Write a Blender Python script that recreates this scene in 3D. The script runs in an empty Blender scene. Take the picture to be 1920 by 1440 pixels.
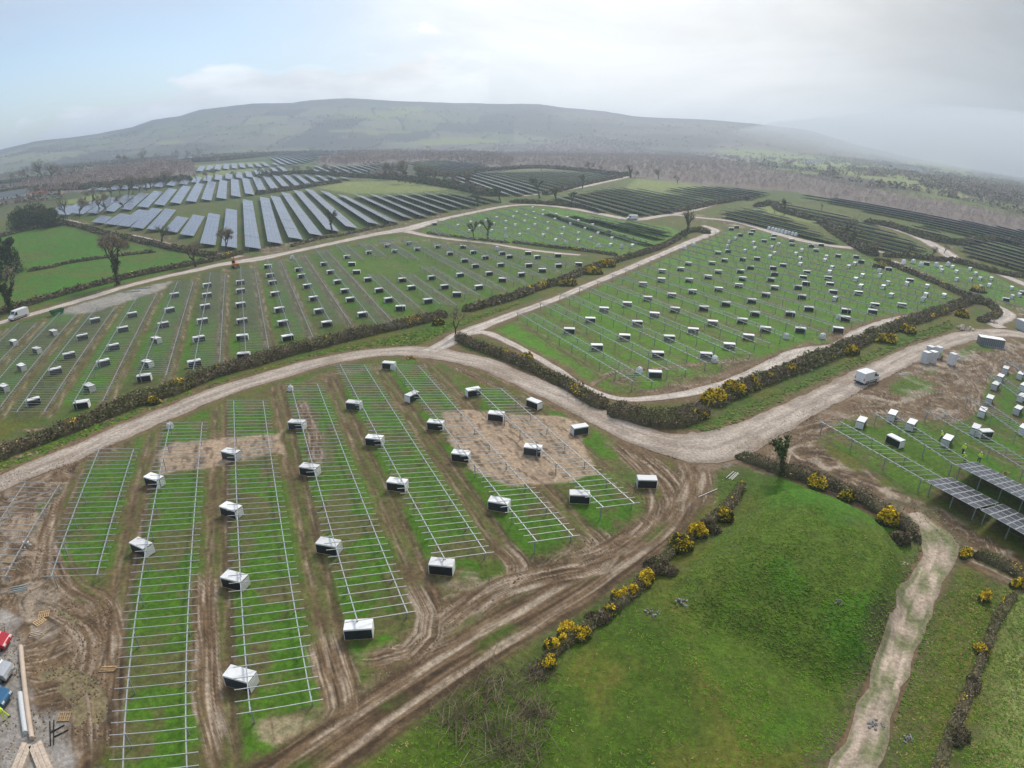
import bpy, math, random
import numpy as np
from mathutils import Vector, Matrix
random.seed(7); rng = np.random.default_rng(7)
scene = bpy.context.scene
COL = scene.collection
R = math.radians

# ------------------------------------------------------------------ camera model (fisheye drone lens)
CAM_H = 39.0; PITCH = 0.39323769452208757; ROLL = 0.010356502159543517
ROW_AZ = -0.436
KP = [0.048435360836823045, 0.000292246740988907, -6.635628010626655e-05, 1.9058833792398372e-06]
ND = np.array([math.cos(ROW_AZ), -math.sin(ROW_AZ)])     # across the rows, towards the right
DD = np.array([math.sin(ROW_AZ), math.cos(ROW_AZ)])      # along the rows, away

def rays(P):
    P = np.atleast_2d(np.array(P, float))
    x = P[:, 0] - 960; y = -(P[:, 1] - 720); r = np.hypot(x, y) + 1e-9
    m = r * 36 / 1920
    th = KP[0]*m + KP[1]*m**2 + KP[2]*m**3 + KP[3]*m**4
    v = np.stack([np.sin(th)*x/r, np.sin(th)*y/r, -np.cos(th)], 1)
    cr, sr = math.cos(ROLL), math.sin(ROLL)
    v = np.stack([cr*v[:, 0]-sr*v[:, 1], sr*v[:, 0]+cr*v[:, 1], v[:, 2]], 1)
    cp, sp = math.cos(PITCH), math.sin(PITCH)
    return np.stack([v[:, 0], -v[:, 2]*cp+v[:, 1]*sp, v[:, 2]*sp+v[:, 1]*cp], 1)

RISE_R = np.array([0, 280, 330, 400, 450, 550, 750, 850, 1100, 1600, 2200, 9000.]); RISE_Z = np.array([0, 0, 2.2, 6.0, 8.3, 11.8, 18, 20.5, 25, 29, 31, 31.])
def rise(r): return np.interp(r, _rt, _rz)
_rt = np.linspace(0, 3000, 1501); _rz = np.interp(_rt, RISE_R, RISE_Z)
_rz = np.convolve(np.concatenate([np.full(20, _rz[0]), _rz, np.full(20, _rz[-1])]), np.ones(41)/41, 'valid')   # the plain climbs gently towards the hills
def W(P, z=0.0):
    """photo position -> position on the plain (z above it)"""
    d = rays(P); hr = np.hypot(d[:, 0], d[:, 1]); te = d[:, 2]/hr
    rr = np.linspace(5, 1450, 2400); f = np.maximum.accumulate((rise(rr)+z-CAM_H)/rr+rr*1e-9)
    r = np.interp(te, f, rr); return d[:, :2]/hr[:, None]*r[:, None]

def W1(x, y, z=0.0):
    g = W([(x, y)], z)[0]; return float(g[0]), float(g[1])

def ts(P, z=0.0):
    g = W(P, z); return g @ ND, g @ DD
def xy(t, s): return t*ND[0]+s*DD[0], t*ND[1]+s*DD[1]

# ------------------------------------------------------------------ noise in numpy
def _h(ix, iy, seed):
    n = (ix.astype(np.int64)*374761393 + iy.astype(np.int64)*668265263 + seed*1442695041) & 0xffffffff
    n = ((n ^ (n >> 13)) * 1274126177) & 0xffffffff
    n = n ^ (n >> 16)
    return (n & 0xffff) / 65535.0
def vnoise(x, y, seed=0):
    x = np.asarray(x, float); y = np.asarray(y, float)
    ix = np.floor(x); iy = np.floor(y); fx = x-ix; fy = y-iy
    fx = fx*fx*(3-2*fx); fy = fy*fy*(3-2*fy)
    a = _h(ix, iy, seed); b = _h(ix+1, iy, seed); c = _h(ix, iy+1, seed); d = _h(ix+1, iy+1, seed)
    return (a*(1-fx)+b*fx)*(1-fy)+(c*(1-fx)+d*fx)*fy
def fbm(x, y, seed=0, o=4):
    s = 0; a = .5; k = 0
    for i in range(o):
        s = s+a*vnoise(x, y, seed+i*17); k += a; a *= .5; x = x*2.03+11.3; y = y*2.03-7.1
    return s/k
def sst(a, b, x):
    t = np.clip((x-a)/(b-a), 0, 1); return t*t*(3-2*t)
def smooth_line(P, step=1.5, closed=False):
    P = np.asarray(P, float); out = []
    n = len(P)
    for i in range(n-1):
        p0 = P[max(i-1, 0)]; p1 = P[i]; p2 = P[i+1]; p3 = P[min(i+2, n-1)]
        L = np.linalg.norm((p2-p1)[:2]); k = max(1, int(L/step))
        for j in range(k):
            t = j/k
            out.append(.5*((2*p1)+(-p0+p2)*t+(2*p0-5*p1+4*p2-p3)*t*t+(-p0+3*p1-3*p2+p3)*t**3))
    out.append(P[-1]); return np.array(out)
def seg_dist(X, Y, P):
    """distance to polyline, position along it, signed side"""
    best = np.full(X.shape, 1e9); al = np.zeros(X.shape); sg = np.zeros(X.shape); acc = 0
    for a, b in zip(P[:-1], P[1:]):
        d = b-a; L = math.hypot(*d)
        if L < 1e-6: continue
        u = np.clip(((X-a[0])*d[0]+(Y-a[1])*d[1])/L/L, 0, 1)
        dx = X-a[0]-u*d[0]; dy = Y-a[1]-u*d[1]; r = np.hypot(dx, dy)
        m = r < best
        best = np.where(m, r, best); al = np.where(m, acc+u*L, al)
        sg = np.where(m, np.sign(d[0]*dy-d[1]*dx), sg); acc += L
    return best, al, best*sg
def line_mask(X, Y, P, reach):
    """only the points near the polyline"""
    m = (X > P[:, 0].min()-reach) & (X < P[:, 0].max()+reach) & (Y > P[:, 1].min()-reach) & (Y < P[:, 1].max()+reach)
    return np.nonzero(m)[0]
def inside(X, Y, P):
    c = np.zeros(X.shape, bool); n = len(P)
    for i in range(n):
        x1, y1 = P[i]; x2, y2 = P[(i+1) % n]
        if y1 == y2: continue
        c ^= ((y1 > Y) != (y2 > Y)) & (X < (x2-x1)*(Y-y1)/(y2-y1)+x1)
    return c
def poly_sd(X, Y, P):
    """signed distance (positive inside)"""
    Pc = np.vstack([P, P[:1]])
    d, _, _ = seg_dist(X, Y, Pc)
    return np.where(inside(X, Y, P), d, -d)

# ------------------------------------------------------------------ mesh builder
class MB:
    def __init__(s): s.v = []; s.f = []; s.m = []; s.n = 0
    def add(s, v, f, mi=0):
        s.v.extend([tuple(map(float, p)) for p in v]); s.f.extend([tuple(i+s.n for i in q) for q in f]); s.m.extend([mi]*len(f)); s.n += len(v)
    def box(s, c, d, rz=0, mi=0, M=None, taper=0):
        x, y, z = d[0]/2, d[1]/2, d[2]/2; q = []
        for k in (-1, 1):
            t = 1-taper if k > 0 else 1
            q += [(-x*t, -y*t, k*z), (x*t, -y*t, k*z), (x*t, y*t, k*z), (-x*t, y*t, k*z)]
        if M is not None: q = [tuple(M @ Vector(p)+Vector(c)) for p in q]
        else:
            cs, sn = math.cos(rz), math.sin(rz); q = [(c[0]+p[0]*cs-p[1]*sn, c[1]+p[0]*sn+p[1]*cs, c[2]+p[2]) for p in q]
        s.add(q, [(3, 2, 1, 0), (4, 5, 6, 7), (0, 1, 5, 4), (1, 2, 6, 5), (2, 3, 7, 6), (3, 0, 4, 7)], mi)
    def bar(s, a, b, w, h=None, mi=0):
        h = h or w; a = Vector(a); b = Vector(b); d = b-a; L = d.length
        if L < 1e-6: return
        q = d.to_track_quat('X', 'Z').to_matrix()
        s.box((a+b)/2, (L, w, h), M=q, mi=mi)
    def tube(s, pts, rad, k=6, mi=0, cap=True):
        base = s.n; V = []; F = []
        pts = [Vector(p) for p in pts]
        for i, p in enumerate(pts):
            d = (pts[min(i+1, len(pts)-1)]-pts[max(i-1, 0)]).normalized()
            a = d.orthogonal().normalized() if abs(d.z) < .9 else Vector((1, 0, 0)).cross(d).normalized()
            if abs(d.z) < .9: a = d.cross(Vector((0, 0, 1))).normalized()
            b = d.cross(a); r = rad[i] if hasattr(rad, '__len__') else rad
            for j in range(k):
                t = 2*math.pi*j/k; V.append(p+a*math.cos(t)*r+b*math.sin(t)*r)
        for i in range(len(pts)-1):
            for j in range(k):
                F.append((i*k+j, i*k+(j+1) % k, (i+1)*k+(j+1) % k, (i+1)*k+j))
        if cap: F.append(tuple(range(k))[::-1]); F.append(tuple((len(pts)-1)*k+j for j in range(k)))
        s.add(V, F, mi)
    def prism(s, prof, y0, y1, mi=0, ax='y', inset=0):
        """side profile (x,z) drawn through y0..y1"""
        n = len(prof)
        V = [(x, y0, z) for x, z in prof]+[(x, y1, z) for x, z in prof]
        F = [tuple(range(n)), tuple(range(2*n-1, n-1, -1))]+[(i, i+n, (i+1) % n+n, (i+1) % n) for i in range(n)]
        s.add(V, F, mi)
    def build(s, name, mats, parent=None, smooth=False, loc=None, rz=0, bevel=0):
        me = bpy.data.meshes.new(name); me.from_pydata(s.v, [], s.f)
        for m in (mats if isinstance(mats, (list, tuple)) else [mats]): me.materials.append(m)
        me.polygons.foreach_set('material_index', s.m)
        if smooth: me.polygons.foreach_set('use_smooth', [True]*len(s.f))
        me.update()
        return link(name, me, parent, loc, rz, bevel)
def link(name, me, parent=None, loc=None, rz=0, bevel=0):
    o = bpy.data.objects.new(name, me); COL.objects.link(o)
    if parent: o.parent = parent
    if loc is not None: o.location = loc
    if rz: o.rotation_euler = (0, 0, rz)
    if bevel:
        b = o.modifiers.new('bevel', 'BEVEL'); b.width = bevel; b.segments = 2; b.limit_method = 'ANGLE'
    return o
def np_mesh(name, V, F, mats, mi=None, cols=None, smooth=False):
    """V (n,3) F (m,k) arrays"""
    me = bpy.data.meshes.new(name); V = np.asarray(V, np.float32); F = np.asarray(F, np.int32); k = F.shape[1]
    me.vertices.add(len(V)); me.vertices.foreach_set('co', V.ravel())
    me.loops.add(F.size); me.loops.foreach_set('vertex_index', F.ravel())
    me.polygons.add(len(F)); me.polygons.foreach_set('loop_start', np.arange(0, F.size, k, dtype=np.int32))
    for m in (mats if isinstance(mats, (list, tuple)) else [mats]): me.materials.append(m)
    if mi is not None: me.polygons.foreach_set('material_index', np.asarray(mi, np.int32))
    if smooth: me.polygons.foreach_set('use_smooth', np.ones(len(F), bool))
    me.update(calc_edges=True); me.validate()
    if cols is not None:
        a = me.color_attributes.new('cover', 'FLOAT_COLOR', 'POINT')
        c = np.ones((len(V), 4), np.float32); c[:, :cols.shape[1]] = cols; a.data.foreach_set('color', c.ravel())
    return me
def tag(o, label=None, cat=None, group=None, kind=None):
    if label: o['label'] = label
    if cat: o['category'] = cat
    if group: o['group'] = group
    if kind: o['kind'] = kind
    return o
def empty(name, loc, rz=0):
    o = bpy.data.objects.new(name, None); COL.objects.link(o); o.location = loc; o.rotation_euler = (0, 0, rz); o.empty_display_size = .3
    return o
def copy_tree(o, parent=None):
    c = o.copy(); COL.objects.link(c)
    if parent: c.parent = parent
    for ch in [x for x in o.children]: copy_tree(ch, c)
    return c
ORD = ['zeroth', 'first', 'second', 'third', 'fourth', 'fifth', 'sixth', 'seventh', 'eighth', 'ninth', 'tenth', 'eleventh', 'twelfth', 'thirteenth',
       'fourteenth', 'fifteenth', 'sixteenth', 'seventeenth', 'eighteenth', 'nineteenth', 'twentieth', 'twenty-first', 'twenty-second', 'twenty-third',
       'twenty-fourth', 'twenty-fifth', 'twenty-sixth', 'twenty-seventh', 'twenty-eighth', 'twenty-ninth', 'thirtieth']+['%dth' % i for i in range(31, 400)]

# ------------------------------------------------------------------ materials
def mat(name, col, rough=.8, spec=.3, metal=0, noise=0, scale=5, bump=0, bscale=None, coord='Object', col2=None):
    m = bpy.data.materials.new(name); m.use_nodes = True; nt = m.node_tree; b = nt.nodes['Principled BSDF']
    b.inputs['Roughness'].default_value = rough; b.inputs['Metallic'].default_value = metal
    b.inputs['Specular IOR Level'].default_value = spec; b.inputs['Base Color'].default_value = (*col, 1)
    if noise or bump or col2:
        tc = nt.nodes.new('ShaderNodeTexCoord'); nz = nt.nodes.new('ShaderNodeTexNoise')
        nz.inputs['Scale'].default_value = scale; nz.inputs['Detail'].default_value = 5; nt.links.new(tc.outputs[coord], nz.inputs['Vector'])
        mx = nt.nodes.new('ShaderNodeMix'); mx.data_type = 'RGBA'
        c2 = col2 or tuple(c*(1-noise) for c in col); c1 = col if col2 else tuple(min(1, c*(1+noise)) for c in col)
        mx.inputs[6].default_value = (*c2, 1); mx.inputs[7].default_value = (*c1, 1)
        rp = nt.nodes.new('ShaderNodeMapRange'); rp.inputs[1].default_value = .35; rp.inputs[2].default_value = .65
        nt.links.new(nz.outputs['Fac'], rp.inputs[0]); nt.links.new(rp.outputs[0], mx.inputs[0]); nt.links.new(mx.outputs[2], b.inputs['Base Color'])
        if bump:
            bp = nt.nodes.new('ShaderNodeBump'); bp.inputs['Strength'].default_value = bump; bp.inputs['Distance'].default_value = .05
            nt.links.new(nz.outputs['Fac'], bp.inputs['Height']); nt.links.new(bp.outputs[0], b.inputs['Normal'])
    return m
def cover_mat(name, rough=.9, spec=.15):
    """albedo stored per point, broken up by fine procedural noise"""
    m = bpy.data.materials.new(name); m.use_nodes = True; nt = m.node_tree; N = nt.nodes; Lk = nt.links; b = N['Principled BSDF']
    at = N.new('ShaderNodeVertexColor'); at.layer_name = 'cover'; tc = N.new('ShaderNodeTexCoord')
    def nz(sc, det):
        n = N.new('ShaderNodeTexNoise'); n.inputs['Scale'].default_value = sc; n.inputs['Detail'].default_value = det; n.inputs['Roughness'].default_value = .65
        Lk.new(tc.outputs['Object'], n.inputs['Vector']); return n
    n1 = nz(2.2, 6); n2 = nz(.35, 5); n3 = nz(7, 3)
    def rng_(n, lo, hi, a=.3, c=.7):
        r = N.new('ShaderNodeMapRange'); r.inputs[1].default_value = a; r.inputs[2].default_value = c; r.inputs[3].default_value = lo; r.inputs[4].default_value = hi
        Lk.new(n.outputs['Fac'], r.inputs[0]); return r
    a = rng_(n1, .62, 1.42); c = rng_(n2, .86, 1.14); e = rng_(n3, .8, 1.2)
    m1 = N.new('ShaderNodeMath'); m1.operation = 'MULTIPLY'; Lk.new(a.outputs[0], m1.inputs[0]); Lk.new(c.outputs[0], m1.inputs[1])
    m2 = N.new('ShaderNodeMath'); m2.operation = 'MULTIPLY'; Lk.new(m1.outputs[0], m2.inputs[0]); Lk.new(e.outputs[0], m2.inputs[1])
    v = N.new('ShaderNodeVectorMath'); v.operation = 'SCALE'; Lk.new(at.outputs['Color'], v.inputs[0]); Lk.new(m2.outputs[0], v.inputs['Scale'])
    Lk.new(v.outputs[0], b.inputs['Base Color'])
    # wetness is kept in alpha: smooth, glossy where the ground is wet
    rr = N.new('ShaderNodeMapRange'); rr.inputs[1].default_value = 0; rr.inputs[2].default_value = 1; rr.inputs[3].default_value = .22; rr.inputs[4].default_value = rough
    Lk.new(at.outputs['Alpha'], rr.inputs[0]); Lk.new(rr.outputs[0], b.inputs['Roughness'])
    b.inputs['Specular IOR Level'].default_value = spec
    bp = N.new('ShaderNodeBump'); bp.inputs['Strength'].default_value = .55; bp.inputs['Distance'].default_value = .12
    Lk.new(n1.outputs['Fac'], bp.inputs['Height']); Lk.new(bp.outputs[0], b.inputs['Normal'])
    return m
M = {}
M['ground'] = cover_mat('ground cover', spec=.25)
M['steel'] = mat('galvanised steel', (.42, .44, .455), .45, .5, .35, noise=.08, scale=3)
M['railfar'] = mat('weathered steel', (.34, .365, .355), .5, .5, .3, noise=.1, scale=4)
M['rim'] = mat('sky-bright aluminium rim', (.82, .83, .84), .35, .6, .2, noise=.03)  # edge metal whitened to stand in for sky reflected off the glass
M['back'] = mat('dark back sheet', (.06, .065, .07), .6, .3, noise=.1, scale=1)
M['post'] = mat('post steel', (.30, .33, .35), .5, .5, .3, noise=.1, scale=4)
M['white'] = mat('white card', (.86, .86, .86), .6, .3, noise=.04, scale=3)
M['card'] = mat('grey card', (.66, .67, .68), .7, .3, noise=.06, scale=3)
M['film'] = mat('white wrap', (.72, .74, .75), .35, .4, noise=.08, scale=6, bump=.5)
M['black'] = mat('dark glass stack', (.02, .026, .032), .4, .4, noise=.3, scale=8)
M['wood'] = mat('pallet wood', (.42, .29, .16), .8, .2, noise=.25, scale=6)
M['palewood'] = mat('pale timber', (.55, .45, .36), .8, .2, noise=.2, scale=4)
M['twig'] = mat('brown twigs', (.175, .135, .088), .9, .1, noise=.4, scale=.7)
M['twig2'] = mat('pale twigs', (.26, .215, .15), .9, .1, noise=.3, scale=.7)
M['bramble'] = mat('bramble leaves', (.115, .13, .04), .85, .15, noise=.4, scale=.5)
M['leaf'] = mat('dark leaves', (.065, .10, .025), .8, .2, noise=.4, scale=.6)
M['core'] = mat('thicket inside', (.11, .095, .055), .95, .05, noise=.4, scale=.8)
M['gorse'] = mat('gorse flowers', (.85, .55, .025), .7, .2, noise=.3, scale=1.3)
M['bark'] = mat('bark', (.085, .07, .055), .9, .1, noise=.3, scale=4)
M['rubber'] = mat('rubber', (.02, .02, .02), .8, .2, noise=.1, scale=5)
M['glass'] = mat('dark window', (.02, .025, .03), .08, .6, noise=.1, scale=2)
M['vanwhite'] = mat('white van paint', (.78, .79, .8), .3, .5, noise=.03, scale=1.5)
M['lamp'] = mat('clear lamp', (.7, .7, .68), .2, .6, noise=.02)
M['redlamp'] = mat('red lamp', (.5, .02, .02), .3, .5, noise=.02)
M['wood_far'] = mat('bare wood canopy', (.34, .262, .232), .95, .05, noise=.3, scale=.05)

def vary(m, lo=.8, hi=1.1):
    """each object a little lighter or dirtier than the next"""
    nt = m.node_tree; b = nt.nodes['Principled BSDF']; oi = nt.nodes.new('ShaderNodeObjectInfo'); r = nt.nodes.new('ShaderNodeMapRange'); r.inputs[3].default_value = lo; r.inputs[4].default_value = hi
    nt.links.new(oi.outputs['Random'], r.inputs[0]); v = nt.nodes.new('ShaderNodeVectorMath'); v.operation = 'SCALE'
    src = b.inputs['Base Color'].links[0].from_socket; nt.links.new(src, v.inputs[0]); nt.links.new(r.outputs[0], v.inputs['Scale']); nt.links.new(v.outputs[0], b.inputs['Base Color'])
vary(M['white'], .78, 1.08); vary(M['card'], .7, 1.15); vary(M['film'], .8, 1.1); vary(M['black'], .6, 1.9); vary(M['wood'], .7, 1.3)

# ------------------------------------------------------------------ terrain
SKY = [(-180, 0), (-60, 1.2), (-43.4, 1.66), (-40.7, 1.88), (-38.1, 1.84), (-35.4, 1.95), (-32.8, 2.25), (-31.2, 2.71), (-29, 2.9), (-27.3, 3.35), (-23, 3.73), (-19.8, 3.73),
       (-18.3, 3.95), (-15, 4.12), (-12.5, 3.99), (-8.9, 3.87), (-5.3, 3.76), (-1.1, 3.71), (2.2, 3.74), (4.6, 3.45), (8.2, 3.23), (10.6, 2.86), (13, 2.76),
       (17.7, 2.69), (21.1, 2.5), (25.7, 2.15), (29.5, 1.3), (33.9, .6), (38.2, .3), (60, .2), (180, 0)]
SKA = np.array([a for a, e in SKY]); SKE = np.array([e for a, e in SKY])
MOUND = W([(1262, 1085), (1310, 1040), (1370, 985), (1410, 948), (1440, 930), (1500, 928), (1570, 952), (1640, 988), (1690, 1030), (1706, 1080), (1690, 1170),
           (1645, 1260), (1560, 1300), (1480, 1265), (1400, 1215), (1320, 1180), (1262, 1150)])
HB, HC = 1500., 3000.
MA = W([(1290, 1190)])[0]; MV = W([(1570, 940)])[0]-MA; MV = MV/np.linalg.norm(MV)
def ground_h(X, Y):
    X = np.asarray(X, float); Y = np.asarray(Y, float)
    r = np.hypot(X, Y); h = rise(r)
    fm = r > HB
    if np.any(fm):
        x = X[fm]; y = Y[fm]; q = r[fm]; az = np.degrees(np.arctan2(x, y))
        top = np.tan(np.radians(np.interp(az, SKA, SKE)))*HC+39
        top = np.where(np.abs(az) > 60, 60, top); a = sst(HB, HC, q)
        hh = h[fm]*(1-a)+a*top*(1-.35*sst(HC*1.03, 7000, q))+a*(1-a)*60*(fbm(x/700, y/700, 5)-.5)*2 + a*5*(fbm(x/100, y/100, 9)-.5)
        h[fm] = hh
    nm = (r < 90) & (X > 8) & (Y > 20)
    if np.any(nm):
        xs = X[nm]; ys = Y[nm]; sd = poly_sd(xs, ys, MOUND)
        q = (xs-MA[0])*MV[0]+(ys-MA[1])*MV[1]
        hh = (2.8*sst(-.3, 3.4, sd)+1.1*sst(1.5, 8, sd))*sst(-4, 17, q)+.2*(fbm(xs/7, ys/7, 3)-.5)*sst(-1, 3, sd)
        h[nm] = h[nm]+hh
    return h
def gz(x, y): return float(ground_h(np.array([x]), np.array([y]))[0])

def WT(P):
    """photo position -> the terrain it meets, hills included"""
    d = rays(P); out = []
    for v in d:
        t = 60.; hit = None
        while t < 4500:
            x, y, z = v*t; z += CAM_H
            if z < gz(x, y): hit = (x, y); break
            t *= 1.02
        out.append(hit or (v[0]*3300, v[1]*3300))
    return np.array(out)
# ------------------------------------------------------------------ layout, read off the photograph and laid on the ground
def line(P, hw=None, step=1.5):
    g = W(P)
    if hw is not None:
        h = np.array(hw if hasattr(hw, '__len__') else [hw]*len(P), float)[:, None]; g = np.hstack([g, h])
    return smooth_line(g, step)
ROADS = {
 'haul_road': (line([(-160, 965), (-60, 932), (0, 905), (60, 880), (130, 853), (200, 822), (280, 788), (360, 755), (440, 725), (520, 701), (600, 679), (680, 664), (760, 658), (820, 663), (900, 680),
      (960, 702), (1020, 728), (1080, 757), (1140, 788), (1200, 815), (1260, 832), (1320, 838), (1380, 824), (1440, 797), (1500, 766), (1560, 736), (1620, 707), (1680, 679), (1740, 652),
      (1800, 633), (1860, 624), (1920, 628), (2000, 650)],
      [2.6]*9+[2.5, 2.5, 2.6, 2.9, 3.0, 2.8, 2.6, 2.6, 2.6, 2.7, 3.0, 3.8, 4.6, 3.8, 3.1, 2.9, 2.8, 2.8, 2.8, 2.9, 3.0, 3.3, 3.6, 3.6]), 'haul', 'road'),
 'field_track': (line([(800, 660), (835, 645), (872, 624), (960, 590), (1040, 561), (1100, 536), (1160, 511), (1230, 481), (1290, 455), (1333, 438), (1341, 431), (1318, 423)],
      [2, 2.1, 2.1, 1.7, 1.6, 1.6, 1.7, 1.8, 2.1, 2.6, 2.2, 1.6]), 'pale', 'track'),
 'perimeter_track': (line([(868, 626), (905, 623), (935, 633), (980, 655), (1040, 690), (1090, 722), (1140, 743), (1180, 749), (1240, 745), (1300, 735), (1360, 720), (1420, 696), (1480, 667),
      (1520, 655), (1575, 648), (1620, 622), (1680, 601), (1740, 590), (1795, 579), (1808, 566)], [1.5, 1.4, 1.2, .95, .95, .9, .8, .9, 1.1, 1.3, 1.4, 1.6, 1.7, 1.8, 2, 2.3, 2.2, 1.8, 1.3, 1]), 'pale', 'track'),
 'upper_road': (line([(-90, 628), (0, 605), (60, 589), (110, 575), (180, 554), (240, 536), (300, 521), (360, 508), (420, 495), (480, 486), (540, 474), (620, 457), (700, 440), (760, 430),
      (820, 413), (880, 400), (940, 388), (985, 384), (1040, 387), (1100, 396), (1150, 406), (1190, 412), (1240, 405), (1300, 394), (1345, 381), (1400, 365)],
      [2.3]*7+[2.6, 3.0, 4.2, 2.8, 2.6, 3.2, 5, 3, 2.6, 2.4, 2.4, 2.6, 3, 3, 3.2, 2.8, 2.8, 2.6, 2.4]), 'pale', 'road'),
 'middle_track': (line([(765, 434), (800, 442), (850, 449), (930, 458), (990, 468), (1050, 475), (1088, 478)], [3, 2, 1.7, 1.5, 1.6, 1.8, 1.4]), 'pale', 'track'),
 'far_road': (line([(1200, 411), (1260, 403), (1300, 407), (1380, 416), (1440, 433), (1500, 450), (1560, 461), (1620, 467), (1680, 475), (1740, 484), (1790, 487), (1835, 499), (1880, 516), (1925, 535), (1980, 560)],
      [2.4]*4+[2.8, 3, 3, 3.2, 3.6, 4, 4.4, 3.6, 3, 3, 3]), 'pale', 'road'),
 'branch_road': (line([(1790, 486), (1762, 466), (1722, 445), (1682, 430), (1645, 421)], [4, 3.6, 3.2, 3.6, 3]), 'pale', 'road'),
 'ditch_track': (line([(1668, 489), (1720, 510), (1790, 541), (1840, 561), (1880, 580), (1890, 592), (1862, 605), (1880, 615)], [3, 2, 2, 2.2, 2.4, 2.6, 2.6, 2.6]), 'pale', 'track'),
 'left_track': (line([(60, 398), (115, 411), (140, 417), (175, 429), (212, 437), (250, 442), (300, 454), (350, 467), (400, 476), (450, 482)], [2, 2.2, 2.2, 1.3, 1.2, 1.4, 1.7, 1.7, 2, 2.8]), 'pale', 'track'),
 'hill_road': (line([(1182, 331), (1145, 339), (1100, 349), (1067, 355), (1030, 361), (975, 368)], 2.8, 6), 'pale', 'road'),
 'clay_drive': (line([(1560, 1520), (1598, 1440), (1628, 1370), (1655, 1300), (1680, 1230), (1705, 1160), (1730, 1100), (1755, 1050), (1762, 1015), (1742, 985), (1712, 962)],
      [1.5, 1.45, 1.4, 1.45, 1.5, 1.55, 1.6, 1.7, 2, 1.7, 1.3]), 'clay', 'path'),
}
HAULW = 0
# soft muddy wheel tracks drawn straight into the ground: points, half width, kind
RUTS = [
 (line([(1330, 842), (1305, 880), (1285, 925), (1255, 970), (1215, 1008), (1160, 1050), (1100, 1093), (1020, 1140), (940, 1187), (860, 1237), (780, 1290), (700, 1345), (620, 1400), (540, 1455), (460, 1500)]), 2.3, 'track'),
 (line([(1385, 855), (1440, 868), (1500, 888), (1560, 912), (1620, 938), (1680, 965), (1740, 995), (1800, 1028), (1860, 1058), (1925, 1088), (2000, 1120)]), 2.6, 'track'),
 (line([(1150, 825), (1190, 858), (1225, 900), (1240, 950), (1225, 990)]), 1.6, 'ruts'),
 (line([(1135, 790), (1200, 850), (1262, 905), (1275, 950), (1240, 1000)]), 1.2, 'ruts'),
 (line([(1290, 840), (1310, 900), (1290, 960)]), 2, 'ruts'),
 (line([(1340, 840), (1400, 838), (1450, 820), (1520, 790), (1600, 770), (1700, 772), (1760, 790)]), 1.8, 'ruts'),
 (line([(1385, 860), (1430, 850), (1500, 812), (1580, 790)]), 1.8, 'ruts'),
 (line([(1400, 868), (1450, 880), (1470, 840), (1520, 818), (1560, 822)]), 1.5, 'ruts'),
 (line([(1700, 700), (1760, 700), (1830, 690), (1870, 680), (1900, 665)]), 1.7, 'ruts'),
 (line([(1640, 735), (1720, 740), (1790, 730), (1850, 700), (1868, 676)]), 1.5, 'ruts'),
 (line([(1760, 690), (1810, 710), (1830, 740), (1810, 775), (1760, 790)]), 1.2, 'ruts'),
 (line([(560, 745), (590, 820), (592, 880)]), 1.0, 'ruts'),
 (line([(600, 1170), (625, 1260), (640, 1330), (610, 1380)]), 1.4, 'ruts'),
 (line([(640, 1240), (700, 1240), (800, 1210), (880, 1175)]), 1.0, 'ruts'),
 (line([(770, 1080), (805, 1150), (800, 1190), (740, 1250)]), 1.3, 'ruts'),
 (line([(930, 1010), (975, 1060), (960, 1100), (880, 1130), (800, 1190)]), 1.2, 'ruts'),
 (line([(1085, 985), (1130, 1020), (1120, 1060), (1020, 1080), (930, 1110), (860, 1165)]), 1.4, 'ruts'),
 (line([(1180, 960), (1215, 980), (1150, 1030), (1060, 1060)]), 1.3, 'ruts'),
 (line([(870, 670), (960, 720), (1060, 770), (1120, 800)]), 1.0, 'ruts'),
 (line([(835, 680), (900, 710), (960, 735)]), .8, 'ruts'),
 (line([(380, 1060), (385, 1200), (392, 1320), (420, 1440)]), 1.1, 'ruts'),
 (line([(90, 1000), (120, 1090), (190, 1140), (200, 1250), (190, 1440)]), 1.5, 'ruts'),
 (line([(60, 1130), (110, 1155), (170, 1200), (150, 1300), (150, 1440)]), 1.3, 'ruts'),
 (line([(110, 920), (85, 1010), (70, 1100)]), 1.1, 'ruts'),
 (line([(0, 862), (100, 842), (180, 812), (230, 800)]), .7, 'ruts'),
 (line([(20, 810), (120, 800), (240, 780), (330, 735)]), .6, 'ruts'),
 (line([(1090, 735), (1150, 700), (1250, 690), (1400, 672)]), .8, 'ruts'),
 (line([(1180, 740), (1300, 722), (1400, 690), (1450, 672), (1530, 640)]), 1.2, 'ruts'),
 (line([(1560, 660), (1620, 640), (1660, 615), (1720, 605)]), 1.3, 'ruts'),
 (line([(480, 470), (600, 447), (670, 434), (740, 420), (800, 408), (880, 395), (940, 380)]), 1.2, 'path'),
]
PUDDLES = [line([(88, 1266), (115, 1260), (150, 1270), (176, 1290), (187, 1315), (188, 1345)]), line([(120, 1287), (143, 1307), (151, 1335), (150, 1350)]), line([(112, 1150), (130, 1157), (142, 1166)])]
PUD_W = [.55, .5, .35]
def PG(P, z=0): return W(P, z)
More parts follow.
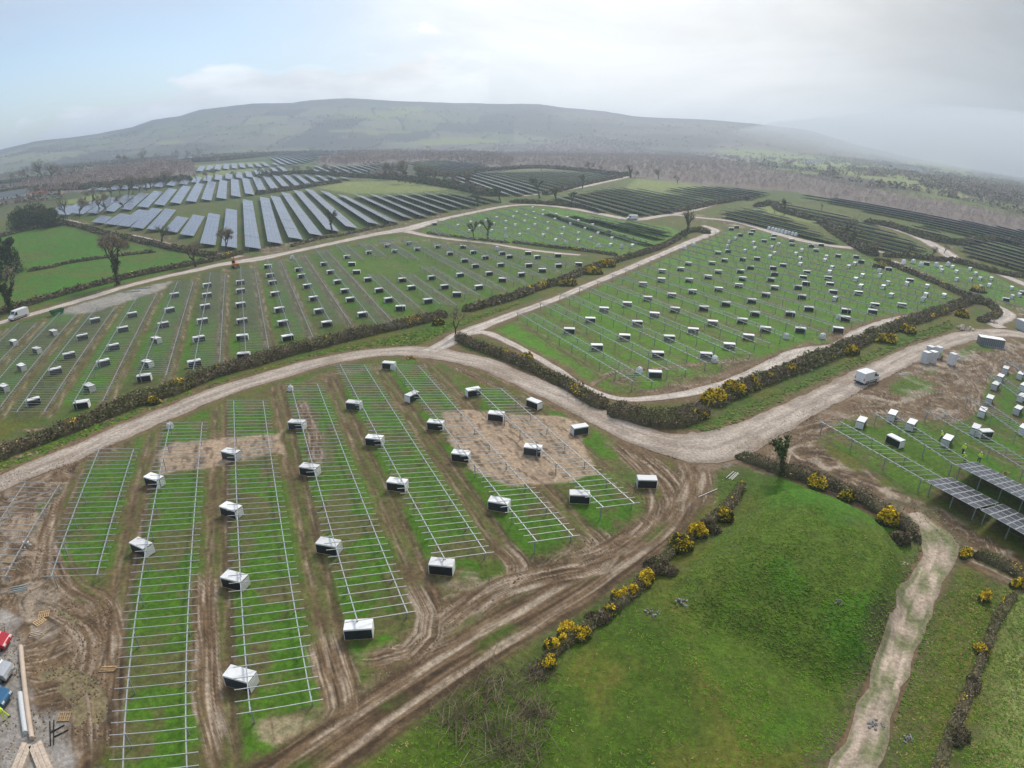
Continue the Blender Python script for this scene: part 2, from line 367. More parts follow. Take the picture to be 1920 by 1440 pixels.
FIELDS = {   # mesh frame fields (z 1.2) : pen outline
 'A': PG([(0, 940), (60, 905), (150, 870), (310, 800), (440, 740), (600, 700), (740, 672), (820, 672), (900, 722), (1010, 745), (1130, 800), (1210, 900), (1230, 950), (1150, 1010), (1030, 1030), (930, 1060), (800, 1180),
         (620, 1340), (560, 1440), (200, 1500), (200, 1300), (90, 1100), (0, 1050)]),
 'B': PG([(-60, 800), (0, 790), (150, 782), (260, 745), (330, 715), (440, 680), (600, 640), (740, 610), (850, 580), (950, 553), (1040, 520), (1100, 490), (1090, 480), (1000, 470), (940, 462), (850, 453), (770, 440), (700, 448), (540, 482),
         (430, 500), (340, 520), (250, 545), (130, 582), (0, 620), (-60, 640)]),
 'T': PG([(785, 436), (830, 412), (900, 398), (985, 387), (1060, 391), (1150, 408), (1250, 425), (1300, 440), (1220, 462), (1180, 478), (1100, 472), (1000, 462), (880, 452)]),
 'D': PG([(925, 620), (1000, 585), (1100, 548), (1200, 505), (1300, 462), (1345, 436), (1420, 432), (1500, 452), (1580, 470), (1660, 492), (1720, 522), (1800, 562), (1800, 576), (1700, 592), (1620, 605), (1560, 640), (1480, 660), (1400, 690),
         (1300, 715), (1200, 738), (1140, 735), (1060, 695), (980, 650)]),
 'F': PG([(1680, 490), (1740, 492), (1800, 500), (1850, 510), (1920, 545), (1960, 570), (1920, 600), (1880, 580), (1800, 545), (1740, 515)]),
 'E': PG([(1500, 815), (1560, 790), (1620, 770), (1700, 770), (1760, 790), (1820, 770), (1850, 700), (1900, 670), (2000, 690), (2000, 1000), (1930, 1030), (1830, 985), (1735, 930), (1660, 890), (1580, 850)]),
}
MUDPOLY = [  # polygon, strength
 (PG([(1300, 860), (1290, 905), (1240, 985), (1120, 1050), (1010, 1090), (880, 1165), (760, 1265), (640, 1350), (580, 1400), (560, 1340), (640, 1330), (700, 1210), (800, 1185), (830, 1085), (950, 1070), (1060, 1020), (1190, 985), (1170, 900), (1130, 815), (1200, 830)]), .75),
 (PG([(1345, 850), (1440, 805), (1530, 758), (1640, 712), (1720, 675), (1800, 648), (1870, 640), (1960, 650), (1960, 700), (1860, 705), (1835, 750), (1800, 790), (1720, 790), (1620, 778), (1540, 800), (1520, 825), (1600, 880), (1720, 940), (1930, 1050), (1930, 1110), (1760, 1010), (1640, 955), (1480, 885), (1390, 862)]), 1.0),
 (PG([(70, 880), (200, 830), (240, 840), (150, 870), (80, 960), (90, 1090), (140, 1130), (205, 1120), (225, 1200), (205, 1500), (120, 1500), (-60, 1500), (-60, 880)]), 1.0),
 (PG([(1100, 735), (1180, 700), (1280, 700), (1440, 660), (1520, 635), (1600, 615), (1640, 625), (1560, 655), (1480, 680), (1400, 700), (1300, 735), (1180, 750)]), .7),
 (PG([(1840, 560), (1920, 575), (1980, 640), (1920, 660), (1850, 645), (1870, 600)]), .8),
 (PG([(540, 735), (600, 700), (700, 685), (740, 690), (640, 705), (590, 720)]), .5),
 (PG([(480, 472), (620, 440), (740, 418), (860, 395), (940, 378), (900, 392), (760, 424), (620, 452), (500, 482)]), .6),
 (PG([(130, 418), (300, 445), (370, 462), (500, 470), (620, 445), (420, 470), (300, 440), (170, 418)]), .7),
 (PG([(480, 500), (600, 470), (760, 445), (860, 455), (1000, 470), (860, 462), (760, 455), (620, 468), (540, 492)]), .6),
 (PG([(1240, 405), (1330, 402), (1400, 412), (1440, 430), (1330, 425), (1250, 418)]), .6),
 (PG([(1640, 415), (1700, 430), (1800, 455), (1880, 500), (1830, 490), (1790, 470), (1720, 440)]), .5),
]
SAND = [(PG([(296, 845), (330, 828), (430, 818), (526, 812), (534, 850), (440, 868), (390, 880), (298, 892)]), 1), (PG([(828, 772), (870, 765), (960, 775), (1060, 782), (1085, 790), (1104, 850), (1122, 890), (1060, 905), (960, 916), (885, 885), (838, 825)]), 1),
        (PG([(0, 985), (40, 955), (80, 950), (70, 1010), (20, 1020)]), .8), (PG([(1560, 1400), (1500, 1440), (1480, 1480), (1560, 1480)]), .2), (PG([(480, 1345), (560, 1335), (600, 1350), (560, 1400), (480, 1400)]), .7)]
GRAVEL = [PG([(0, 1140), (30, 1160), (60, 1290), (75, 1330), (130, 1335), (135, 1390), (150, 1460), (0, 1500)]), PG([(240, 545), (330, 525), (300, 545), (180, 585), (110, 590), (130, 575)]), PG([(1310, 860), (1340, 838), (1380, 840), (1390, 858), (1330, 885)])]
LUSH = [PG([(1250, 1100), (1400, 935), (1440, 895), (1520, 890), (1650, 945), (1730, 1030), (1720, 1150), (1650, 1300), (1560, 1400), (1420, 1420), (1330, 1300), (1260, 1200)]), PG([(1290, 800), (1400, 760), (1560, 690), (1700, 630), (1780, 600), (1790, 615), (1700, 655), (1560, 720), (1440, 775), (1340, 812)]),
        PG([(0, 440), (120, 425), (300, 470), (420, 485), (300, 515), (120, 560), (0, 590), (-80, 600), (-80, 440)]), PG([(660, 494), (700, 484), (740, 482), (780, 487), (798, 497), (790, 507), (740, 513), (690, 511)]), PG([(1440, 965), (1300, 1200), (1400, 1440), (1600, 1300), (1700, 1100)]),
        PG([(760, 655), (870, 610), (1000, 560), (860, 600), (700, 640)]), PG([(1080, 725), (1180, 770), (1120, 760), (960, 700), (870, 650)])]
DEEP = PG([(1000, 1270), (1100, 1190), (1240, 1100), (1280, 1190), (1340, 1290), (1430, 1400), (1600, 1330), (1660, 1280), (1570, 1500), (700, 1600), (700, 1440), (860, 1300)])
GRASSP = [PG([(655, 497), (668, 487), (700, 482), (740, 480), (785, 487), (803, 497), (795, 506), (745, 515), (680, 512)]), PG([(1668, 702), (1760, 694), (1765, 712), (1740, 735), (1672, 742)]), PG([(1788, 642), (1850, 638), (1856, 658), (1800, 668)]), PG([(1535, 822), (1560, 800), (1640, 800), (1740, 800), (1800, 800), (1830, 860), (1730, 925), (1660, 880), (1590, 848)]), PG([(1400, 780), (1430, 812), (1440, 822), (1425, 835)])]
YELLOWG = [PG([(590, 352), (640, 342), (740, 339), (800, 347), (850, 355), (760, 363), (660, 364)]), PG([(1170, 352), (1190, 335), (1280, 340), (1340, 350), (1300, 362), (1200, 372)]), PG([(310, 337), (400, 322), (480, 315), (480, 322), (400, 332), (330, 347)]), PG([(360, 310), (500, 302), (500, 306), (370, 316)]),
          PG([(740, 308), (830, 300), (860, 306), (800, 313)]), PG([(100, 380), (210, 360), (190, 375), (120, 385)]), WT([(770, 264), (850, 260), (930, 262), (940, 270), (860, 271), (800, 274)]), PG([(1820, 505), (1920, 510), (1920, 528), (1870, 512)]), PG([(1400, 395), (1450, 380), (1530, 400), (1560, 430), (1500, 415)]),
          WT([(1330, 278), (1420, 281), (1520, 292), (1640, 305), (1720, 325), (1790, 350), (1830, 378), (1760, 366), (1640, 340), (1520, 316), (1400, 297)]), WT([(1680, 300), (1760, 305), (1830, 322), (1810, 330), (1730, 318)]), WT([(1790, 335), (1870, 340), (1920, 355), (1920, 372), (1850, 360)]), WT([(560, 248), (700, 244), (820, 248), (700, 252)]), WT([(600, 222), (720, 215), (800, 218), (700, 226)]), WT([(730, 205), (790, 200), (800, 208), (750, 214)]), WT([(280, 268), (330, 262), (350, 266), (300, 273)]), PG([(1860, 1100), (1960, 1090), (2000, 1500), (1800, 1500), (1830, 1300)]), PG([(20, 352), (200, 318), (330, 300), (330, 306), (200, 330), (60, 358)]), PG([(930, 305), (1040, 312), (1030, 318), (940, 316)])]
WOODS = [PG([(20, 357), (90, 338), (200, 320), (320, 303), (362, 312), (366, 326), (300, 341), (150, 360), (60, 367)]), PG([(590, 308), (620, 295), (700, 287), (760, 282), (900, 292), (962, 301), (955, 319), (900, 311), (830, 302), (740, 304), (640, 312)]),
         WT([(930, 276), (1100, 270), (1300, 290), (1420, 314), (1560, 342), (1720, 370), (1930, 410), (1930, 440), (1800, 424), (1650, 394), (1500, 362), (1400, 353), (1300, 346), (1180, 331), (1100, 323), (960, 316)])]

# ------------------------------------------------------------------ ground sheet
G_ = dict(grass=(.060, .104, .012), olive=(.105, .108, .018), lush=(.050, .142, .006), mud=(.158, .103, .058), dark=(.056, .036, .021), pale=(.38, .31, .235), sand=(.36, .265, .185),
          gravel=(.30, .275, .25), puddle=(.19, .15, .075), yellow=(.19, .22, .065), brush=(.10, .09, .045))
G_ = {k: np.array(v) for k, v in G_.items()}
def far_patch(X, Y):
    S = 130.; gx = X/S; gy = Y/(S*1.4); ix = np.floor(gx); iy = np.floor(gy)
    b1 = np.full(X.shape, 1e9); b2 = b1.copy(); idd = np.zeros(X.shape)
    for dx in (-1, 0, 1):
        for dy in (-1, 0, 1):
            cx = ix+dx; cy = iy+dy; px = cx+.15+.7*_h(cx, cy, 31); py = cy+.15+.7*_h(cx, cy, 32)
            d = np.hypot(gx-px, gy-py); n = _h(cx, cy, 33)
            c = d < b1; b2 = np.where(c, b1, np.minimum(b2, d)); idd = np.where(c, n, idd); b1 = np.where(c, d, b1)
    pal = np.array([(.085, .12, .035), (.13, .16, .05), (.075, .075, .045), (.11, .10, .06), (.06, .09, .03), (.16, .16, .07), (.055, .06, .04), (.10, .085, .06)])
    c = pal[np.minimum((idd*len(pal)).astype(int), len(pal)-1)]
    e = sst(.09, .03, (b2-b1))[:, None]
    c = c*(1-e)+np.array([.04, .045, .03])*e
    rr_ = np.hypot(X, Y); azd = np.degrees(np.arctan2(X, Y)); bd = _h(ix, iy, 5)[:, None]
    far = sst(1250, 1600, rr_)[:, None]
    fp = np.where(bd < .28, np.array([.05, .055, .05]), np.where(bd < .52, np.array([.15, .135, .11]), np.where(bd < .78, np.array([.12, .14, .08]), np.array([.175, .18, .11]))))
    fp = fp*(1-e*.6)+np.array([.04, .043, .04])*e*.6; c = c*(1-far)+fp*far
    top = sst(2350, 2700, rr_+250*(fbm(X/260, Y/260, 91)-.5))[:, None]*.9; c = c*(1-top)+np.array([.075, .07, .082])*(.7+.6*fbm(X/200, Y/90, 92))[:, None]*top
    moor = (sst(0, 9, azd)*sst(34, 27, azd)*sst(1100, 1400, rr_)*sst(2900, 2300, rr_))[:, None]*.85; c = c*(1-moor)+np.array([.155, .13, .105])*(.75+.5*fbm(X/160, Y/160, 93))[:, None]*moor
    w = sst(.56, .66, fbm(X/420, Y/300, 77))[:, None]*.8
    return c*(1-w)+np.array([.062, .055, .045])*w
def mixc(C, idx, m, col):
    m = np.clip(m, 0, 1)[:, None]; C[idx] = C[idx]*(1-m)+np.asarray(col)*m
def rut_pattern(d, al, hw, seed, kind):
    """wheel ruts along a track: 0 dark ridge, 1 pale smooth wheel path"""
    a = d/hw
    wob = (fbm(al/6, d*0+seed, seed)-.5)*.35
    if kind == 'track':
        p = np.exp(-((np.abs(a+wob*.4)-.45)/.17)**2)
        fine = vnoise(al/3.0, a*9+wob*4, seed+3)
        return .25+.5*p+.55*(fine-.5)+.45*(vnoise(al/5.0, a*17+wob*5, seed+9)-.5)
    fine = vnoise(al/4.0, a*5+wob*6, seed+3); f2 = vnoise(al/2.6, a*13+wob*6, seed+5)
    return .18+.65*fine+.6*(f2-.5)
def paint(X, Y):
    r = np.hypot(X, Y); n = len(X)
    C = far_patch(X, Y); WET = np.zeros(n); DZ = np.zeros(n); RD = np.full(n, 99.)
    n1 = fbm(X/9, Y/9, 1); n2 = fbm(X/2.2, Y/2.2, 2); n3 = fbm(X/28, Y/28, 4); n4 = vnoise(X/.55, Y/.55, 6)
    g = sst(.35, .7, n1)[:, None]; base = G_['grass']*(1-g)+G_['olive']*g
    base = base*(1-.55*sst(.45, .75, n2)[:, None])+G_['brush']*.55*sst(.45, .75, n2)[:, None]
    wn = sst(800, 330, r+ (n3-.5)*200)[:, None]; C = C*(1-wn)+base*wn
    for P in YELLOWG:
        i = line_mask(X, Y, P, 3); sd = poly_sd(X[i], Y[i], P); mixc(C, i, sst(-1, 4, sd)*.9, G_['yellow'])
    for P in LUSH:
        i = line_mask(X, Y, P, 4); sd = poly_sd(X[i], Y[i], P)
        mixc(C, i, sst(-.5, 2.5, sd+(n2[i]-.5)*3)*(.55+.5*sst(.6, .35, n1[i])), G_['lush']*1.0)
        mixc(C, i, sst(.56, .68, n1[i])*sst(0, 3, sd)*.35, G_['olive'])
    i = line_mask(X, Y, DEEP, 4); sd = poly_sd(X[i], Y[i], DEEP); mixc(C, i, sst(-.5, 2.5, sd+(n2[i]-.5)*3)*.85, np.array([.050, .090, .006])*(.7+.6*n2[i][:, None])); mixc(C, i, sst(.48, .7, fbm(X[i]/6, Y[i]/6, 88))*sst(0, 2, sd)*.75, np.array([.135, .125, .022]))
    for w in WOODS:
        i = line_mask(X, Y, w, 3); sd = poly_sd(X[i], Y[i], w); mixc(C, i, sst(-2, 2, sd), (.17, .135, .12))
    # fields with frames: greener grass, muddy lanes between the rows
    T = X*ND[0]+Y*ND[1]; S = X*DD[0]+Y*DD[1]
    for key, P in FIELDS.items():
        i = line_mask(X, Y, P, 3); sd = poly_sd(X[i], Y[i], P); ins = sst(-.5, 1.5, sd+(n2[i]-.5)*2)
        mixc(C, i, ins*.85, G_['lush']*(1.3 if key in 'DTF' else .9)+G_['grass']*.2)
        mixc(C, i, ins*sst(.47, .62, fbm(X[i]/3.5, Y[i]/3.5, 12))*(.75 if key in 'AE' else .35), G_['mud']*.62+G_['grass']*.3)
        mixc(C, i, ins*sst(.60, .72, fbm(X[i]/1.2, Y[i]/1.2, 13))*.5, G_['mud']*.8)
        t = T[i]; s = S[i]; k = np.floor((t+15.5)/9.27+1e-6); u = (t+15.5)-k*9.27            # row from 0 .. 6.15, lane after
        rnd = _h(k, k*0, 41); nl = fbm(s/16, k*7.7, 14); wob = (fbm(s/9, k*3.3, 15)-.5)*1.2
        a = u-7.7-wob*.5
        str_ = {'A': .95, 'B': .95, 'T': .3, 'D': .6, 'F': .3, 'E': .5}[key]
        if key == 'B': str_ = .95-.45*sst(15, 45, t)
        lane = np.exp(-(np.abs(a)/1.75)**4)*sst(.25, .55, nl+.35*rnd*(key in 'AB')-.05+(.12 if key in 'AB' else 0))*str_
        wh = np.exp(-((np.abs(a)-.8)/.38)**2)
        fine = vnoise(s/2.5, u*4, 19)
        cc = G_['mud']*(.55+.55*fine[:, None])*(1-.0*wh[:, None])
        mixc(C, i, ins*lane*(.62+.38*wh), cc)
        mixc(C, i, ins*lane*wh*sst(.55, .85, fine)*(.35 if key == 'A' else .7), G_['pale']*.9)
        DZ[i] -= ins*lane*wh*.10
        if key in 'B':   # brown scrubby ground under the frames of the older rows
            und = sst(6.4, 5.6, u)*ins*sst(.42, .62, fbm(s/22, k*5.1+3, 22)+.18*(rnd-.5))
            mixc(C, i, und*(.22+.46*sst(30, 5, t)), G_['mud']*.5+np.array([.0, .02, .0]))
    for P, st in MUDPOLY:
        i = line_mask(X, Y, P, 3); sd = poly_sd(X[i], Y[i], P)
        ins = sst(-.8, 1.2, sd+(n2[i]-.5)*4)*(1 if st == 1 else sst(.74, .5, n1[i]+.12*(1-st)*3))*st
        f = fbm(X[i]/1.1+S[i]*.0, Y[i]/1.1, 25)
        mixc(C, i, ins, G_['mud']*(.5+.9*f[:, None]))
        # swirling ruts
        fl = fbm(X[i]/14, Y[i]/14, 26)*9+T[i]/7; rr = vnoise(fl*3.2, S[i]/30, 27)
        mixc(C, i, ins*sst(.58, .8, rr)*.55, G_['pale']*.95); mixc(C, i, ins*sst(.45, .22, rr)*.85, G_['dark']); DZ[i] += ins*(rr-.5)*.10
        WET[i] = np.maximum(WET[i], ins*sst(.62, .8, rr)*.5)
        wx = X[i]+3*fbm(X[i]/8, Y[i]/8, 131); wy = Y[i]+3*fbm(X[i]/8, Y[i]/8, 137); th = 2.2*fbm(X[i]/25, Y[i]/25, 139); ct, st_ = np.cos(th), np.sin(th)
        s1 = vnoise((wx*ct-wy*st_)/.42, (wx*st_+wy*ct)/5.5, 141); s2 = vnoise((wx*st_+wy*ct)/.5, (wx*ct-wy*st_)/4.5, 143)
        mixc(C, i, ins*sst(.68, .92, s1)*.65, G_['pale']*1.0); mixc(C, i, ins*sst(.32, .1, s1)*.7, G_['dark']); mixc(C, i, ins*sst(.72, .95, s2)*.5, G_['pale']*.9); mixc(C, i, ins*sst(.28, .08, s2)*.6, G_['dark']); DZ[i] += ins*(s1-.5)*.06
    for P, st in SAND:
        i = line_mask(X, Y, P, 2); sd = poly_sd(X[i], Y[i], P)
        mixc(C, i, sst(-.2, .6, sd+(n2[i]-.5)*1.6)*st*.95, G_['sand']*(.85+.3*n2[i][:, None])); DZ[i] *= 1-sst(-.2, .6, sd)
        # dead stalks left in short rows
        sp = sst(.62, .8, vnoise(T[i]/.35, S[i]/1.3, 52)); mixc(C, i, sst(0, 1, sd)*st*sp*.6, G_['dark']*1.2)
    for q, P in enumerate(RUTS):
        L, hw, kind = P; i = line_mask(X, Y, L[:, :2], hw*2+1)
        if not len(i): continue
        d, al, sg = seg_dist(X[i], Y[i], L[:, :2]); k = rut_pattern(sg, al, hw, q*5+60, kind)
        m = sst(hw*1.35, hw*.75, d+(n2[i]-.5)*1.0)*(1 if kind != 'ruts' else sst(.2, .45, fbm(al/8, sg, q+90)+.05))
        Lt = float(np.hypot(*np.diff(L[:, :2], axis=0).T).sum())
        if kind == 'ruts': m = m*sst(.2, 3.5, al)*sst(.2, 3.5, Lt-al)
        if kind == 'path': m = m*.6
        mixc(C, i, m, G_['mud']*.95); mixc(C, i, m*sst(.48, .85, k)*.85, G_['pale']*.95); mixc(C, i, m*sst(.44, .15, k)*.9, G_['dark'])
        if kind == 'track': mixc(C, i, m*np.exp(-(sg/(.28*hw))**2)*sst(.45, .6, n1[i])*.8, G_['grass'])
        DZ[i] += m*(k-.5)*-.12; WET[i] = np.maximum(WET[i], m*sst(.75, 1.05, k)*.5)
    for P in GRASSP:
        i = line_mask(X, Y, P, 3); sd = poly_sd(X[i], Y[i], P); mixc(C, i, sst(-.8, 1.2, sd+(n2[i]-.5)*5)*sst(.7, .45, n1[i])*.9, G_['lush']*.7+G_['olive']*.3)
    for P in GRAVEL:
        i = line_mask(X, Y, P, 2); sd = poly_sd(X[i], Y[i], P); mixc(C, i, sst(-.6, .9, sd+(n2[i]-.5)*2)*.9, G_['gravel']*(.7+.5*n2[i][:, None]))
    for P, w in zip(PUDDLES, PUD_W):
        i = line_mask(X, Y, P[:, :2], 2); d, al, sg = seg_dist(X[i], Y[i], P[:, :2]); m = sst(w*1.35, w*1.1, d+(n2[i]-.5)*.35)
        mixc(C, i, m, G_['puddle']); WET[i] = np.maximum(WET[i], m); DZ[i] = DZ[i]*(1-m)-.05*m
    for name, (L, kind, nm) in ROADS.items():
        P = L[:, :2]; hw = float(L[:, 2].mean()); hm = float(L[:, 2].max()); i = line_mask(X, Y, P, hm*2+4)
        if not len(i): continue
        d, al, sg = seg_dist(X[i], Y[i], P); aa = np.concatenate([[0], np.cumsum(np.hypot(*(np.diff(P, axis=0).T)))])
        w = np.interp(al, aa, L[:, 2]); e = d-w
        m = sst(2.6, .3, e+(n2[i]-.5)*3+(n1[i]-.5)*3)
        mixc(C, i, m*.85, G_['mud']*(.8+.5*n2[i][:, None]) if kind != 'clay' else G_['brush'])
        mixc(C, i, sst(.5, -.2, e), G_['mud'])
        RD[i] = np.minimum(RD[i], e); keep = sst(0, .8, e); DZ[i] = DZ[i]*keep
    # grass tone variation
    C *= (.84+.32*n4)[:, None]*(.9+.2*n3)[:, None]
    DZ += (n2-.5)*.05*(r < 220)
    near = sst(600, 300, r)
    DZ = DZ*near
    DZ = np.where(RD < .6, np.minimum(DZ, 0)*0-.07*sst(.6, 0, RD), DZ)
    return C, WET, DZ
def build_ground():
    a = np.concatenate([np.linspace(-180, -68, 40, endpoint=False), np.linspace(-68, 68, 1010, endpoint=False), np.linspace(68, 180, 40, endpoint=False)])
    A = np.radians(a)
    el = np.arange(math.atan2(CAM_H, 20), math.atan2(CAM_H, 900), -.0017)
    rr = np.concatenate([[4, 10, 15], CAM_H/np.tan(el), np.geomspace(910, 8500, 120)])
    nr, na = len(rr), len(A)
    X = (rr[:, None]*np.sin(A)[None]).ravel(); Y = (rr[:, None]*np.cos(A)[None]).ravel()
    C, Wt, DZ = paint(X, Y); Z = ground_h(X, Y)+DZ
    V = np.stack([X, Y, Z], 1); V = np.vstack([V, [[0, 0, 0]]])
    i = np.arange(nr-1)[:, None]*na; j = np.arange(na)[None]; jn = (j+1) % na
    F = np.stack([i+j, i+na+j, i+na+jn, i+jn], -1).reshape(-1, 4)[:, ::-1]
    c = len(V)-1; jj = np.arange(na); F = np.vstack([F, np.stack([jj, (jj+1) % na, np.full(na, c), np.full(na, c)], 1)[:0]])
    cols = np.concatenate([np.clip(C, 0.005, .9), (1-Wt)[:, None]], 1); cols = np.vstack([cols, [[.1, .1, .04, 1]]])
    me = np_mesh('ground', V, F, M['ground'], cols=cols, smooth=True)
    o = link('ground', me); tag(o, kind='structure'); return o
build_ground()

def road_strip(name, L, kind):
    P = L[:, :2]; n = len(P); K = 15; tang = np.gradient(P, axis=0); tang /= np.linalg.norm(tang, axis=1)[:, None]+1e-9
    nrm = np.stack([-tang[:, 1], tang[:, 0]], 1); al = np.concatenate([[0], np.cumsum(np.hypot(*(np.diff(P, axis=0).T)))])
    u = np.linspace(-1, 1, K); sd = sum(map(ord, name))
    el = 1+.18*(fbm(al/1.7, al*0+sd, sd)-.5)*2+.12*(fbm(al/7, al*0+sd, sd+2)-.5)*2; er = 1+.18*(fbm(al/1.7, al*0+sd+9, sd+4)-.5)*2+.12*(fbm(al/7, al*0, sd+6)-.5)*2
    wgt = np.where(u[None] < 0, el[:, None], er[:, None])
    if kind == 'clay': wgt = 1+(wgt-1)*2.4+.12*(vnoise(np.repeat(al[:, None], K, 1)/.8, np.repeat(np.sign(u)[None], n, 0)*3, 77)-.5)*2
    off = u[None]*wgt*L[:, 2:3]; X = P[:, 0:1]+nrm[:, 0:1]*off; Y = P[:, 1:2]+nrm[:, 1:2]*off
    AL = np.repeat(al[:, None], K, 1); U = np.repeat(u[None], n, 0); wob = (fbm(AL/9, U*0+sd, sd+1)-.5)*.25
    wheel = np.exp(-((np.abs(U+wob)-.42)/.16)**2); fine = vnoise(AL/3.4, (U+wob*.5)*6*L[:, 2:3]/2, sd+3); f2 = fbm(X/1.6, Y/1.6, sd+8)
    base = {'haul': np.array([.43, .36, .30]), 'pale': np.array([.52, .455, .395]), 'clay': np.array([.46, .365, .285])}[kind]
    k = np.clip(.45+.35*wheel+1.0*(fine-.5)+.5*(f2-.5), 0, 1)[..., None]
    C = base*.62*(1-k)+base*1.10*k
    if kind == 'clay':
        g = sst(.50, .66, fbm(X/1.3, Y/2.2, 201)+.12*(np.abs(U) > .7))[..., None]*.7; C = C*(1-g)+G_['grass']*1.1*g
    if name == 'haul_road':
        dm = sst(.55, .75, fbm(X/7, Y/7, 205))[..., None]*.5; C = C*(1-dm)+np.array([.24, .18, .13])*dm
    ed = sst(.72, 1.0, np.abs(U))[..., None]*.75; C = C*(1-ed)+np.array([.24, .185, .135])*ed
    wet = wheel*sst(.45, .7, f2)*({'haul': .3, 'pale': .6, 'clay': .1}[kind])
    H = ground_h(X.ravel(), Y.ravel()).reshape(X.shape)
    far = sst(150, 500, np.hypot(X, Y))
    Z = H+.035+.05*far-.055*(np.abs(U) > .99)-.02*wheel+.02*(fine-.5)
    V = np.stack([X, Y, Z], -1).reshape(-1, 3); i = np.arange(n-1)[:, None]*K; j = np.arange(K-1)[None]
    F = np.stack([i+j, i+j+K, i+j+K+1, i+j+1], -1).reshape(-1, 4)
    me = np_mesh(name, V, F, M['ground'], cols=np.concatenate([np.clip(C, 0, .9).reshape(-1, 3), (1-wet).reshape(-1, 1)], 1), smooth=True)
    z = np.zeros(3)
    return me
for name, (L, kind, nm) in ROADS.items():
    o = link(name, road_strip(name, L, kind)); tag(o, kind='structure')

# ------------------------------------------------------------------ pallet crates of panels
def crate_proto(wrapped=False):
    root = empty('panel_crate', (0, 0, 0)); L, D, H = 2.38, 1.16, 1.16
    b = MB(); b.box((0, 0, .62), (L-.04, D-.03, H-.10)); st = b.build('module_stack', M['black'], root)
    b = MB(); b.box((0, 0, H+.10), (L+.03, D+.03, .07)); b.box((0, -D/2-.012, H+.02), (L+.03, .02, .10)); b.box((0, D/2+.012, H+.02), (L+.03, .02, .10))
    b.build('lid', M['white'], root, bevel=.012)
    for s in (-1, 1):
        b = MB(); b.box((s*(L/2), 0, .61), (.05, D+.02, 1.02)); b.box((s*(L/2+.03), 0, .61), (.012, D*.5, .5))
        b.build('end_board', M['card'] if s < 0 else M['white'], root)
    b = MB()
    for y in (-.5, 0, .5): b.box((0, y, .045), (L, .12, .09))
    for x in (-1.05, -.35, .35, 1.05): b.box((x, 0, .107), (.12, D, .03))
    b.build('pallet_base', M['wood'], root)
    return root
def crate_bare():
    root = empty('panel_crate', (0, 0, 0)); b = MB(); b.box((0, 0, .62), (2.32, 1.12, 1.08)); b.build('module_stack', M['black'], root)
    b = MB(); b.box((0, 0, 1.21), (2.42, 1.2, .09)); b.box((1.19, 0, .62), (.05, 1.18, 1.06)); b.box((-1.19, 0, .62), (.05, 1.18, 1.06)); b.build('lid', M['white'], root)
    return root
crate0 = crate_proto(); crateF = crate_bare(); used = {'a': False, 'f': False}
allcr = []
def place_crate(x, y, rz, field, near=False, key=None):
    k = 'a' if near else 'f'; src = crate0 if near else crateF
    o = src if not used[k] else copy_tree(src)
    used[k] = True; o.location = (x, y, gz(x, y)-.01); o.rotation_euler = (0, 0, rz)
    t = x*ND[0]+y*ND[1]; s = x*DD[0]+y*DD[1]; allcr.append((o, field, t, s, key)); return o
# near field : both lower corners of the long dark side
NEARC = [((249, 1036), (273, 1047)), ((416.7, 967), (441.7, 975)), ((419.3, 1101.7), (454, 1110.7)), ((428.3, 1288.3), (466.7, 1299.3)), ((595, 1037.3), (631.7, 1044)), ((804, 1077.3), (849.3, 1081.7)),
  ((647.3, 1201.7), (699.3, 1198.3)), ((914.7, 956.5), (952.2, 963)), ((275.6, 910.6), (295, 916.6)), ((418, 861.4), (441.7, 867)), ((542.5, 806), (568.3, 808)), ((562.8, 891), (593.3, 896)), ((649.4, 767.8), (674.4, 770.6)),
  ((687, 835.8), (714.7, 838.6)), ((726.7, 919.7), (759, 924.4)), ((718.9, 692), (737, 693.5)), ((770.3, 755.8), (785.6, 748)), ((802, 805.8), (829.4, 808.6)), ((846.7, 865), (878.6, 869)), ((880, 745.6), (899.4, 742)),
  ((915.3, 789), (942.5, 792)), ((992, 764), (1002, 768)), ((1074.4, 818.3), (1104.4, 813.3)), ((982, 853), (1012.8, 857.2)), ((1195.6, 916), (1230, 917)), ((1068.3, 944.7), (1104.4, 946))]
for a, b in NEARC:
    A = np.array(W1(*a)); B = np.array(W1(*b)); d = (B-A)/np.linalg.norm(B-A); nn = np.array([-d[1], d[0]]); c = (A+B)/2+nn*.58
    place_crate(c[0], c[1], math.atan2(d[1], d[0]), 'near', True)
def rd(ox, oy, s, txt):
    out = []
    for tok in txt.split():
        k = tok[-1] if tok[-1].isalpha() else 'F'; t = tok.rstrip('FELTW'); u, v = t.split(','); out.append((ox+float(u)/s, oy+float(v)/s, k))
    return out
